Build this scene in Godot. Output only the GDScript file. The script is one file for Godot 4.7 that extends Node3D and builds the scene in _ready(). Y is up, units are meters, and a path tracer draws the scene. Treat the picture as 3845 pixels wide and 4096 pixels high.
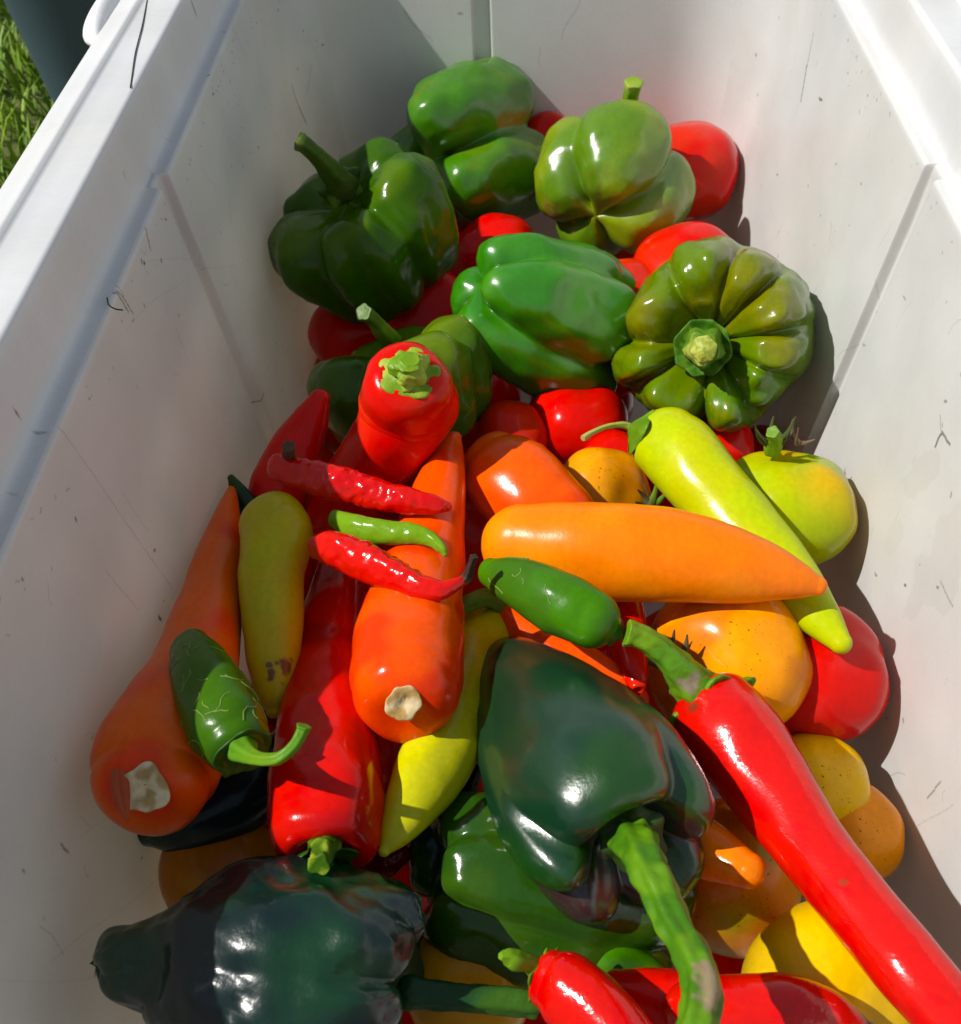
extends Node3D
# A white plastic storage tub heaped with bell peppers, long peppers, chillies and tomatoes, seen from above in hard sun.
# Metres, y up; y = 0 is the top of the tub's rim.

var soft := FastNoiseLite.new()      # slow swells and colour patches
var fine := FastNoiseLite.new()      # wrinkles and small dents
var rng := RandomNumberGenerator.new()
var mats := {}
var taken := {}
var micro_normal: ImageTexture
var dent_normal: ImageTexture
var mottle: ImageTexture
var speckle: ImageTexture
var dusty: ImageTexture

# ------------------------------------------------------------------ naming
func numbered(called: String) -> String:
	var k = taken.get(called, 0)
	taken[called] = k + 1
	return called if k == 0 else "%s_%03d" % [called, k]

func thing(called: String, label: String, category: String, at: Vector3, group := "") -> Node3D:
	var o := Node3D.new()
	o.name = numbered(called)
	add_child(o, true)
	o.position = at
	o.set_meta("label", label)
	o.set_meta("category", category)
	if group != "":
		o.set_meta("group", group)
	return o

func part(called: String, mesh: Mesh, mat: Material, parent: Node, label := "") -> MeshInstance3D:
	var o := MeshInstance3D.new()
	o.name = called
	o.mesh = mesh
	o.material_override = mat
	parent.add_child(o, true)
	if label != "":
		o.set_meta("label", label)
	return o

# ------------------------------------------------------------------ textures and materials
func noise_image(size: int, freq: float, octaves: int, seed_: int, kind := FastNoiseLite.TYPE_SIMPLEX_SMOOTH) -> Image:
	var n := FastNoiseLite.new()
	n.noise_type = kind
	n.seed = seed_
	n.frequency = freq
	n.fractal_octaves = octaves
	return n.get_seamless_image(size, size)

func make_textures() -> void:
	var a := noise_image(512, 0.035, 3, 5)
	a.bump_map_to_normal_map(3.0)
	micro_normal = ImageTexture.create_from_image(a)
	var b := noise_image(512, 0.012, 3, 9)
	b.bump_map_to_normal_map(6.0)
	dent_normal = ImageTexture.create_from_image(b)
	var c := noise_image(512, 0.02, 5, 12)
	c.convert(Image.FORMAT_RGB8)
	for y in 512:
		for x in 512:
			var v = c.get_pixel(x, y).r
			v = clampf(0.97 + 0.09 * (v - 0.5), 0.92, 1.0)
			c.set_pixel(x, y, Color(v, v, v))
	mottle = ImageTexture.create_from_image(c)
	var d := c.duplicate()
	for k in 150:
		var px = rng.randi_range(4, 507)
		var py = rng.randi_range(4, 507)
		var r = rng.randf_range(0.7, 2.0) if rng.randf() < 0.85 else rng.randf_range(2.0, 3.6)
		var st = rng.randf_range(0.6, 1.6)
		for y in range(-4, 5):
			for x in range(-4, 5):
				var q = sqrt(x * x * st + y * y / st)
				if q < r:
					d.set_pixel(px + x, py + y, Color(0.16, 0.07, 0.04))
	speckle = ImageTexture.create_from_image(d)
	# pale grit: the skin's own texture at a quarter of its brightness, grains at full (the skin's vertex colour is raised to suit)
	var e := c.duplicate()
	for y in 512:
		for x in 512:
			var v = e.get_pixel(x, y)
			e.set_pixel(x, y, Color(v.r * 0.53, v.g * 0.53, v.b * 0.53))
	for k in 260:
		var px = rng.randi_range(2, 509)
		var py = rng.randi_range(2, 509)
		var big = rng.randf() < 0.2
		e.set_pixel(px, py, Color(1, 1, 1))
		if big:
			e.set_pixel(px + 1, py, Color(1, 1, 1))
			e.set_pixel(px, py + 1, Color(0.9, 0.9, 0.9))
	dusty = ImageTexture.create_from_image(e)

func skin(rough := 0.16, specks := 0.0, bumpy := 0.22, gloss := 0.34) -> StandardMaterial3D:
	var key = "%s %s %s %s" % [rough, specks, bumpy, gloss]
	if not mats.has(key):
		var m := StandardMaterial3D.new()
		m.vertex_color_use_as_albedo = true
		m.roughness = rough
		m.metallic_specular = gloss
		m.uv1_triplanar = true
		m.uv1_scale = Vector3.ONE * (17.0 if specks > 0.0 else 24.0)
		m.albedo_texture = speckle if specks > 0.0 else dusty if specks < 0.0 else mottle
		m.normal_enabled = true
		m.normal_texture = micro_normal
		m.normal_scale = bumpy
		mats[key] = m
	return mats[key]

func flat_mat(called: String, c: Color, rough := 0.6) -> StandardMaterial3D:
	if not mats.has(called):
		var m := StandardMaterial3D.new()
		m.albedo_color = c.linear_to_srgb()
		m.roughness = rough
		m.uv1_triplanar = true
		m.uv1_scale = Vector3.ONE * 30.0
		m.albedo_texture = mottle
		m.normal_enabled = true
		m.normal_texture = micro_normal
		m.normal_scale = 0.5
		mats[called] = m
	return mats[called]

# ------------------------------------------------------------------ surfaces
# rows of points -> a smooth closed-round surface; loop = each row closes on itself
func sheet(rows: Array, cols: Array, loop: bool, poles := true) -> ArrayMesh:
	var nr = rows.size()
	var nc = rows[0].size()
	var verts := PackedVector3Array()
	var norms := PackedVector3Array()
	var tints := PackedColorArray()
	var index := PackedInt32Array()
	for i in nr:
		var up = rows[max(i - 1, 0)]
		var dn = rows[min(i + 1, nr - 1)]
		var row = rows[i]
		var pole_n := Vector3.ZERO
		if poles and (i == 0 or i == nr - 1):
			var ring = rows[1] if i == 0 else rows[nr - 2]
			for j in nc:
				pole_n += (ring[j] - row[0]).cross(ring[(j + 1) % nc] - row[0])
			if i == 0:
				pole_n = -pole_n
			pole_n = pole_n.normalized()
		for j in nc:
			var a = row[(j + 1) % nc] if loop else row[min(j + 1, nc - 1)]
			var b = row[(j - 1 + nc) % nc] if loop else row[max(j - 1, 0)]
			var n: Vector3 = (a - b).cross(dn[j] - up[j])
			if pole_n != Vector3.ZERO:
				n = pole_n
			verts.append(row[j])
			norms.append(n.normalized() if n.length_squared() > 1e-20 else Vector3.UP)
			if cols:
				tints.append(cols[i][j])
	var last = nc if loop else nc - 1
	var heart := Vector3.ZERO
	for v in verts:
		heart += v / verts.size()
	var facing := 0.0
	for k in verts.size():
		facing += norms[k].dot(verts[k] - heart)
	if facing < 0.0:
		for k in norms.size():
			norms[k] = -norms[k]
	for i in nr - 1:
		for j in last:
			var p = i * nc + j
			var q = i * nc + (j + 1) % nc
			if facing < 0.0:
				index.append_array([p, q, p + nc, q, q + nc, p + nc])
			else:
				index.append_array([p, p + nc, q, q, p + nc, q + nc])
	var arr := []
	arr.resize(Mesh.ARRAY_MAX)
	arr[Mesh.ARRAY_VERTEX] = verts
	arr[Mesh.ARRAY_NORMAL] = norms
	if cols:
		arr[Mesh.ARRAY_COLOR] = tints
	arr[Mesh.ARRAY_INDEX] = index
	var m := ArrayMesh.new()
	m.add_surface_from_arrays(Mesh.PRIMITIVE_TRIANGLES, arr)
	return m

func hue(p: Vector3, o: Dictionary) -> Color:
	var c: Color = o.c1
	if o.has("c2"):
		var f = o.get("cf", 22.0)
		var t = smoothstep(o.get("t0", 0.0) - 0.22, o.get("t0", 0.0) + 0.22, soft.get_noise_3dv(p * f + Vector3.ONE * o.get("seed", 0) * 3.1))
		c = c.lerp(o.c2, t)
	for s in o.get("spots", []):     # stains: [place, radius, colour]
		var d = p.distance_to(s[0]) / s[1] + 0.8 * fine.get_noise_3dv(p * 170.0)
		c = c.lerp(s[2], 1.0 - smoothstep(0.6, 1.0, d))
	var v = 1.0 + 0.06 * soft.get_noise_3dv(p * 60.0 + Vector3.ONE * 7.0)
	if o.has("dust"):
		v *= 4.0
	return Color(c.r * v, c.g * v, c.b * v)

func smooth_at(pts: Array, t: float):
	var n = pts.size()
	var x = clampf(t, 0.0, 1.0) * (n - 1)
	var i = mini(int(x), n - 2)
	var f = x - i
	var p1 = pts[i]
	var p2 = pts[i + 1]
	var p0 = pts[i - 1] if i > 0 else p1 * 2.0 - p2
	var p3 = pts[i + 2] if i + 2 < n else p2 * 2.0 - p1
	return p1 * 1.0 + ((p2 - p0) * f + (p0 * 2.0 - p1 * 5.0 + p2 * 4.0 - p3) * f * f + (p1 * 3.0 - p0 - p2 * 3.0 + p3) * f * f * f) * 0.5

const ROUND := [[0.985, 0.17], [0.94, 0.34], [0.866, 0.5], [0.766, 0.643], [0.643, 0.766], [0.5, 0.866], [0.342, 0.94], [0.17, 0.985], [0.0, 1.0]]
const DIMPLE := [[0.985, 0.2], [0.94, 0.36], [0.87, 0.5], [0.78, 0.59], [0.68, 0.63], [0.57, 0.61], [0.45, 0.54], [0.32, 0.45], [0.2, 0.4], [0.1, 0.38], [0.0, 0.38]]
const SHALLOW := [[0.985, 0.2], [0.94, 0.36], [0.87, 0.5], [0.78, 0.61], [0.68, 0.68], [0.57, 0.72], [0.45, 0.73], [0.32, 0.72], [0.2, 0.71], [0.1, 0.7], [0.0, 0.7]]
const FLAT := [[0.97, 0.06], [0.9, 0.1], [0.7, 0.09], [0.4, 0.05], [0.0, 0.04]]

# a pepper, chilli or stem: a round section swept along points (x, y, z, radius)
func tube(pts: Array, base: Vector3, o: Dictionary) -> ArrayMesh:
	var seg: int = o.get("seg", 40)
	var rings: int = o.get("rings", 56)
	var mid := []
	for i in rings:
		mid.append(smooth_at(pts, float(i) / (rings - 1)))
	var line := []
	for v in mid:
		line.append([Vector3(v.x, v.y, v.z), maxf(v.w, 0.0003)])
	var t0: Vector3 = (line[1][0] - line[0][0]).normalized()
	var t1: Vector3 = (line[rings - 1][0] - line[rings - 2][0]).normalized()
	var caps0: Array = o.get("cap0", ROUND)
	var caps1: Array = o.get("cap1", ROUND)
	var all := []
	var r0 = line[0][1]
	var r1 = line[rings - 1][1]
	for k in range(caps0.size() - 1, -1, -1):
		all.append([line[0][0] - t0 * caps0[k][1] * r0 * o.get("k0", 1.0), r0 * caps0[k][0], t0])
	for i in rings:
		var tt: Vector3 = (line[min(i + 1, rings - 1)][0] - line[max(i - 1, 0)][0]).normalized()
		all.append([line[i][0], line[i][1], tt])
	for k in caps1.size():
		all.append([line[rings - 1][0] + t1 * caps1[k][1] * r1 * o.get("k1", 1.0), r1 * caps1[k][0], t1])
	var side := t0.cross(Vector3(0.31, 0.83, 0.47)).normalized()
	var rows := []
	var cols := []
	var n: int = o.get("n", 3)
	var amp: float = o.get("amp", 0.03)
	var bump: float = o.get("bump", 0.05)
	var bf: float = o.get("bf", 45.0)
	var wr: float = o.get("wr", 0.0)
	var wf: float = o.get("wf", 300.0)
	var sd = Vector3.ONE * (o.get("seed", 0) * 1.7)
	var run := 0.0
	for i in all.size():
		var c: Vector3 = all[i][0]
		var r: float = all[i][1]
		var tt: Vector3 = all[i][2]
		side = (side - tt * side.dot(tt)).normalized()
		var up := tt.cross(side)
		if i > 0:
			run += c.distance_to(all[i - 1][0])
		var row := []
		var col := []
		for j in seg:
			var a = TAU * j / seg
			var dir = side * cos(a) + up * sin(a)
			var p = c + dir * r
			var g = 1.0 + amp * cos(n * a + o.get("ph", 0.0) + run * o.get("twist", 4.0)) + bump * soft.get_noise_3dv(p * bf + sd)
			if wr > 0.0:
				g += wr * fine.get_noise_3d(run * wf, cos(a) * 0.9 + sd.x, sin(a) * 0.9)
			p = c + dir * r * g
			row.append(p - base)
			col.append(hue(p, o))
		rows.append(row)
		cols.append(col)
	return sheet(rows, cols, true)

const BLOCK := [[0.0, 0.70], [0.12, 0.70], [0.25, 0.76], [0.42, 0.90], [0.62, 0.99], [0.80, 0.95], [0.93, 0.78], [1.0, 0.5], [0.99, 0.15], [0.94, -0.2], [0.87, -0.52], [0.76, -0.80], [0.6, -0.96], [0.44, -1.0], [0.28, -0.95], [0.14, -0.86], [0.0, -0.82]]
const EGG := [[0.0, 0.74], [0.14, 0.74], [0.28, 0.80], [0.45, 0.92], [0.64, 0.97], [0.82, 0.86], [0.95, 0.62], [1.0, 0.3], [0.98, 0.0], [0.92, -0.3], [0.82, -0.56], [0.68, -0.76], [0.5, -0.9], [0.32, -0.95], [0.16, -0.93], [0.0, -0.9]]
const POBLANO := [[0.0, 0.70], [0.14, 0.70], [0.28, 0.75], [0.45, 0.90], [0.65, 0.99], [0.84, 0.93], [0.97, 0.72], [1.0, 0.48], [0.95, 0.22], [0.86, -0.04], [0.74, -0.30], [0.60, -0.54], [0.46, -0.75], [0.32, -0.91], [0.18, -0.99], [0.0, -1.0]]
const SNOUT := [[0.0, 0.80], [0.12, 0.80], [0.28, 0.84], [0.48, 0.95], [0.7, 0.98], [0.88, 0.84], [0.99, 0.58], [1.0, 0.3], [0.97, 0.02], [0.88, -0.22], [0.74, -0.42], [0.54, -0.57], [0.42, -0.67], [0.36, -0.77], [0.32, -0.88], [0.21, -0.97], [0.0, -1.0]]

# a lobed pepper between its stem end and its blossom end
func bell(stem_end: Vector3, tip: Vector3, rad: float, base: Vector3, o: Dictionary) -> ArrayMesh:
	var seg: int = o.get("seg", 104)
	var rings: int = o.get("rings", 60)
	var axis := (stem_end - tip).normalized()
	var half := stem_end.distance_to(tip) * 0.5
	var mid := (stem_end + tip) * 0.5
	var e1: Vector3 = o.get("ref", mid + Vector3(0.3, 0.9, 0.2)) - mid
	e1 = (e1 - axis * e1.dot(axis)).normalized()
	var e2 := axis.cross(e1)
	var n: int = o.get("n", 4)
	var depth: float = o.get("d", 0.2)
	var sd: int = o.get("seed", 1)
	var r := RandomNumberGenerator.new()
	r.seed = sd
	var cuts := []
	var size := []
	if o.has("cuts"):
		for a in o.cuts:
			cuts.append(deg_to_rad(a))
		n = cuts.size()
	else:
		for k in n:
			cuts.append(TAU * (k - 0.5 + r.randf_range(-0.16, 0.16)) / n)
	for k in n:
		size.append(r.randf_range(0.93, 1.05))
	if o.has("sizes"):
		size = o.sizes
	var curve := []
	for q in o.get("prof", BLOCK):
		curve.append(Vector2(q[0], q[1]))
	var wob: float = o.get("wob", 0.07)
	var wobf: float = o.get("wobf", 20.0)
	var off = Vector3.ONE * sd * 2.3
	var rows := []
	var cols := []
	for i in rings:
		var s = float(i) / (rings - 1)
		var q: Vector2 = smooth_at(curve, s)
		q.x = maxf(q.x, 0.0)
		var ends = smoothstep(0.0, 0.3, q.x)
		var dd = depth * ends * (1.0 + o.get("top", 0.5) * smoothstep(0.4, 0.9, q.y) + o.get("bot", 0.5) * smoothstep(-0.3, -0.9, q.y))
		var row := []
		var col := []
		for j in seg:
			var a = TAU * j / seg
			var k = 0
			for m in n:
				var nx = cuts[(m + 1) % n] + (TAU if m == n - 1 else 0.0)
				if (a >= cuts[m] and a < nx) or (a + TAU >= cuts[m] and a + TAU < nx) or (a - TAU >= cuts[m] and a - TAU < nx):
					k = m
			var lo = cuts[k]
			var hi = cuts[(k + 1) % n] + (TAU if k == n - 1 else 0.0)
			var b = a
			if b < lo:
				b += TAU
			if b > hi:
				b -= TAU
			var u = clampf((b - lo) / (hi - lo) * 2.0 - 1.0, -1.0, 1.0)
			var lobe = 1.0 - pow(sqrt(u * u + 0.0009), o.get("crease", 3.6))
			var sz = lerpf(1.0, size[k], lobe)
			var g = (1.0 - dd * (1.0 - lobe)) * lerpf(1.0, sz, ends)
			g *= 1.0 + o.get("rib", 0.012) * cos(u * 7.0 + k) * ends
			var dir = e1 * cos(a) + e2 * sin(a)
			var p = mid + dir * rad * q.x * g + axis * half * q.y * (1.0 - (1.0 - lobe) * dd * 0.8 - (1.0 - sz) * 0.9 * smoothstep(0.2, 0.9, absf(q.y)))
			p += (p - mid) * (wob * soft.get_noise_3dv(p * wobf + off) + wob * 0.5 * soft.get_noise_3dv(p * wobf * 2.3 - off)) * lerpf(0.3, 1.0, ends)
			if o.has("crumple"):
				p += (p - mid) * o.crumple * (absf(fine.get_noise_3dv(p * 34.0 + off)) - 0.25) * ends
			var bend: float = o.get("bend", 0.0)
			p += e1 * bend * half * (q.y * q.y)
			row.append(p - base)
			col.append(hue(p, o))
		rows.append(row)
		cols.append(col)
	return sheet(rows, cols, true)

func ball(c: Vector3, axis: Vector3, rad: float, base: Vector3, o: Dictionary) -> ArrayMesh:
	var ax := axis.normalized()
	var e1 := ax.cross(Vector3(0.4, 0.3, 0.85)).normalized()
	var e2 := ax.cross(e1)
	var sq: float = o.get("sq", 0.85)
	var off = Vector3.ONE * o.get("seed", 1) * 1.9
	var rows := []
	var cols := []
	for i in 41:
		var th = PI * i / 40.0
		var row := []
		var col := []
		for j in 60:
			var a = TAU * j / 60.0
			var q = sin(th)
			var y = cos(th) - o.get("dip", 0.12) * exp(-pow(th / 0.42, 2.0)) + 0.05 * exp(-pow((PI - th) / 0.3, 2.0))
			var rib = 1.0 + o.get("amp", 0.025) * cos(o.get("n", 5) * a + 0.7 * sin(a)) * (0.4 + 0.6 * (1.0 + cos(th)) * 0.5)
			var dir = e1 * cos(a) + e2 * sin(a)
			var p = c + (dir * q * rib + ax * y * sq) * rad
			p += (p - c) * o.get("wob", 0.05) * soft.get_noise_3dv(p * 24.0 + off)
			row.append(p - base)
			col.append(hue(p, o))
		rows.append(row)
		cols.append(col)
	return sheet(rows, cols, true)

# a starry cap that hugs the shoulder round a stem
func cap_leaf(c: Vector3, out: Vector3, rad: float, base: Vector3, o: Dictionary) -> ArrayMesh:
	var ax := out.normalized()
	var e1 := ax.cross(Vector3(0.21, 0.5, 0.84)).normalized()
	var e2 := ax.cross(e1)
	var n: int = o.get("n", 6)
	var rows := []
	var cols := []
	var prof := [[0.0, 0.0], [0.12, 0.0], [0.25, 0.0], [0.4, 0.0], [0.55, 0.0], [0.7, 0.0], [0.84, 0.0], [0.94, 0.0], [1.0, -0.03], [0.99, -0.09], [0.9, -0.12], [0.7, -0.12], [0.4, -0.12], [0.0, -0.12]]
	for q in prof:
		var row := []
		var col := []
		for j in 56:
			var a = TAU * j / 56.0
			var star = pow(0.5 + 0.5 * cos(n * a + 0.6 * sin(a * 2.0)), 1.6)
			var rr = rad * q[0] * (1.0 + o.get("spike", 0.28) * (star - 0.4) * q[0] + o.get("rag", 0.08) * soft.get_noise_3d(cos(a) * 0.6 + 9.0, sin(a) * 0.6, rad * 900.0))
			var hgt = q[1] * rad * o.get("thick", 1.0) - o.get("droop", 0.5) * rad * q[0] * q[0] + o.get("cone", 0.25) * rad * exp(-pow(q[0] / 0.42, 2.0))
			hgt += o.get("lift", 0.06) * rad * star * q[0] * q[0]
			var p = c + (e1 * cos(a) + e2 * sin(a)) * rr + ax * hgt
			p += ax * rad * 0.06 * fine.get_noise_3dv(p * 160.0)
			row.append(p - base)
			col.append(hue(p, o))
		rows.append(row)
		cols.append(col)
	return sheet(rows, cols, true)

# ------------------------------------------------------------------ colours (linear albedo)
const RED := Color(0.66, 0.004, 0.002)
const SCARLET := Color(0.70, 0.018, 0.002)
const CRIMSON := Color(0.42, 0.006, 0.006)
const EMBER := Color(0.92, 0.085, 0.002)
const ORANGE := Color(0.94, 0.20, 0.001)
const AMBER := Color(0.90, 0.32, 0.002)
const YELLOW := Color(0.84, 0.53, 0.003)
const LIME := Color(0.44, 0.54, 0.002)
const PALE_GREEN := Color(0.36, 0.38, 0.008)
const GREEN := Color(0.05, 0.19, 0.003)
const LEAF := Color(0.10, 0.21, 0.004)
const OLIVE := Color(0.14, 0.165, 0.004)
const DEEP := Color(0.022, 0.075, 0.004)
const BOTTLE := Color(0.010, 0.040, 0.020)
const NAVY_GREEN := Color(0.008, 0.022, 0.020)
const PLUM := Color(0.035, 0.016, 0.016)
const STALK := Color(0.15, 0.29, 0.010)
const STALK_PALE := Color(0.34, 0.42, 0.06)
const CREAM := Color(0.62, 0.48, 0.27)
const BROWN := Color(0.10, 0.055, 0.025)

func mid_of(pts: Array) -> Vector3:
	var c := Vector3.ZERO
	var low := 1.0
	for p in pts:
		c += Vector3(p.x, p.y, p.z)
		low = minf(low, p.y - p.w)
	c /= pts.size()
	return Vector3(c.x, low, c.z)

func long_pepper(called: String, label: String, category: String, group: String, pts: Array, o: Dictionary) -> Node3D:
	var t := thing(called, label, category, mid_of(pts), group)
	part("body", tube(pts, t.position, o), skin(o.get("rough", 0.19), o.get("specks", 0.0), o.get("mic", 0.22), o.get("spec", 0.34)), t)
	return t

func bell_pepper(label: String, stem_end: Vector3, tip: Vector3, rad: float, o: Dictionary, called := "bell_pepper", group := "bell peppers heaped in the tub") -> Node3D:
	var c := (stem_end + tip) * 0.5
	var t := thing(called, label, "bell pepper", Vector3(c.x, c.y - rad, c.z), group)
	part("body", bell(stem_end, tip, rad, t.position, o), skin(o.get("rough", 0.19), -1.0 if o.has("dust") else 0.0, o.get("mic", 0.22), o.get("spec", 0.34)), t)
	return t

func tomato(label: String, c: Vector3, axis: Vector3, rad: float, o: Dictionary, group := "tomatoes heaped in the tub") -> Node3D:
	var t := thing("tomato", label, "tomato", Vector3(c.x, c.y - rad, c.z), group)
	part("body", ball(c, axis, rad, t.position, o), skin(o.get("rough", 0.2), o.get("specks", 0.0), o.get("mic", 0.1), 0.3), t)
	return t

func stem(t: Node3D, pts: Array, o := {}) -> MeshInstance3D:
	var q := {"c1": STALK, "c2": LEAF, "n": 5, "amp": 0.09, "bump": 0.12, "bf": 110.0, "seg": 25, "rings": 26, "cap1": FLAT, "wr": 0.05, "twist": 9.0}
	q.merge(o, true)
	return part(q.get("called", "stem"), tube(pts, t.position, q), skin(0.42, 0.0, 0.5), t)

func calyx(t: Node3D, c: Vector3, out: Vector3, rad: float, o := {}) -> MeshInstance3D:
	var q := {"c1": LEAF, "c2": DEEP, "cf": 60.0}
	q.merge(o, true)
	return part("calyx", cap_leaf(c, out, rad, t.position, q), skin(0.45, 0.0, 0.5), t)

func sepals(t: Node3D, c: Vector3, out: Vector3, length: float, count: int, curl: float, seed_: int, o := {}) -> void:
	var ax := out.normalized()
	var e1 := ax.cross(Vector3(0.3, 0.2, 0.9)).normalized()
	var e2 := ax.cross(e1)
	var r := RandomNumberGenerator.new()
	r.seed = seed_
	for k in count:
		var a = TAU * (k + r.randf_range(-0.25, 0.25)) / count
		var dir = e1 * cos(a) + e2 * sin(a)
		var l = length * r.randf_range(0.65, 1.15)
		var turn = r.randf_range(-0.5, 0.5)
		var sidew = dir.cross(ax)
		var pts := []
		for i in 5:
			var s = i / 4.0
			var p = c + dir * l * s * (1.0 - 0.25 * s * curl) + ax * l * (0.12 + curl * s * s * 0.8) + sidew * l * turn * s * s
			pts.append(Vector4(p.x, p.y, p.z, length * 0.13 * (1.0 - 0.85 * s)))
		var q := {"c1": LEAF, "c2": Color(0.10, 0.09, 0.03), "n": 2, "amp": 0.35, "seg": 10, "rings": 12, "bump": 0.2, "bf": 200.0}
		q.merge(o, true)
		part("sepal", tube(pts, t.position, q), skin(0.6, 0.0, 0.4), t)

# ------------------------------------------------------------------ the tub
# plan of the tub: a rounded rectangle walked clockwise from the middle of the back; o pushes the wall outwards
func plan(half_w: float, z_back: float, z_front: float, cx: float, rad: float, grooves: Array) -> Array:
	var out := []     # [x, z, nx, nz, groove 0..1]
	var corners := [[cx + half_w - rad, z_back + rad, -90.0], [cx + half_w - rad, z_front - rad, 0.0], [cx - half_w + rad, z_front - rad, 90.0], [cx - half_w + rad, z_back + rad, 180.0]]
	for k in 4:
		var c = corners[k]
		for i in 13:
			var a = deg_to_rad(c[2] + 90.0 * i / 12.0)
			out.append([c[0] + cos(a) * rad, c[1] + sin(a) * rad, cos(a), sin(a), 0.0])
		var d = corners[(k + 1) % 4]
		var a1 = deg_to_rad(c[2] + 90.0)
		var n := Vector2(cos(a1), sin(a1))
		var from := Vector2(c[0], c[1]) + n * rad
		var to := Vector2(d[0], d[1]) + n * rad
		var along := (to - from).normalized()
		var length = from.distance_to(to)
		var stops := []
		for i in range(1, 40):
			stops.append([length * i / 40.0, 0.0])
		for g in grooves:
			if g[0] == k:
				var mid: float = (Vector2(g[1], g[2]) - from).dot(along)
				stops = stops.filter(func(q): return absf(q[0] - mid) > 0.016)
				for e in [[-0.0085, 0.0], [-0.0074, 0.0], [-0.0070, 0.06], [-0.0067, 0.3], [-0.0062, 0.8], [-0.0058, 0.97], [-0.0052, 1.0], [0.0, 1.0], [0.0052, 1.0], [0.0058, 0.97], [0.0062, 0.8], [0.0067, 0.3], [0.0070, 0.06], [0.0074, 0.0], [0.0085, 0.0]]:
					stops.append([mid + e[0], e[1]])
				stops.sort_custom(func(p, q): return p[0] < q[0])
		for q in stops:
			var p = from + along * q[0]
			out.append([p.x, p.y, n.x, n.y, q[1]])
	return out

func ring_rows(path: Array, prof: Array) -> Array:
	var rows := []
	for q in prof:
		var row := []
		for p in path:
			var o = q[0] + (q[2] * p[4] if q.size() > 2 else 0.0)
			row.append(Vector3(p[0] + p[2] * o, q[1], p[1] + p[3] * o))
		rows.append(row)
	return rows

const TAPER := 0.093
const GROOVE := 0.0045

func slab_mesh(rows: Array, lo: int, hi: int, uv_size: Vector2, inside := false) -> ArrayMesh:
	var nr = rows.size()
	var nc = rows[0].size()
	var verts := PackedVector3Array()
	var norms := PackedVector3Array()
	var uvs := PackedVector2Array()
	var index := PackedInt32Array()
	var w = hi - lo + 1
	var down := 0.0
	for i in nr:
		var along := 0.0
		if i > 0:
			down += rows[i][lo % nc].distance_to(rows[i - 1][lo % nc])
		for jj in w:
			var j = (lo + jj) % nc
			if jj > 0:
				along += rows[0][j].distance_to(rows[0][(j - 1 + nc) % nc])
			var n: Vector3 = (rows[i][(j + 1) % nc] - rows[i][(j - 1 + nc) % nc]).cross(rows[min(i + 1, nr - 1)][j] - rows[max(i - 1, 0)][j])
			verts.append(rows[i][j])
			norms.append(-n.normalized() if inside else n.normalized())
			uvs.append(Vector2(along / uv_size.x, down / uv_size.y))
	for i in nr - 1:
		for jj in w - 1:
			var p = i * w + jj
			if inside:
				index.append_array([p, p + 1, p + w, p + 1, p + w + 1, p + w])
			else:
				index.append_array([p, p + w, p + 1, p + 1, p + w, p + w + 1])
	var arr := []
	arr.resize(Mesh.ARRAY_MAX)
	arr[Mesh.ARRAY_VERTEX] = verts
	arr[Mesh.ARRAY_NORMAL] = norms
	arr[Mesh.ARRAY_TEX_UV] = uvs
	arr[Mesh.ARRAY_INDEX] = index
	var m := ArrayMesh.new()
	m.add_surface_from_arrays(Mesh.PRIMITIVE_TRIANGLES, arr)
	return m

func draw_scratch(im: Image, a: Vector2, b: Vector2, dark: float, thick: float, wave: float) -> void:
	var len_ = a.distance_to(b)
	var n = int(len_ * 1.5) + 2
	var nrm = (b - a).orthogonal().normalized()
	var ph = rng.randf() * 10.0
	for i in n:
		var s = float(i) / n
		var p = a.lerp(b, s) + nrm * wave * sin(s * 5.0 + ph)
		var k = dark * 0.7 * (0.45 + 0.55 * absf(sin(s * 17.0 + ph)))
		for y in range(-int(thick) - 1, int(thick) + 2):
			for x in range(-int(thick) - 1, int(thick) + 2):
				var q = Vector2i(int(p.x) + x, int(p.y) + y)
				if q.x < 0 or q.y < 0 or q.x >= im.get_width() or q.y >= im.get_height():
					continue
				var e = clampf(thick + 0.5 - Vector2(x, y).length(), 0.0, 1.0) * k
				if e > 0.0:
					im.set_pixelv(q, im.get_pixelv(q).lerp(Color(0.22, 0.19, 0.16), e))

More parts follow.
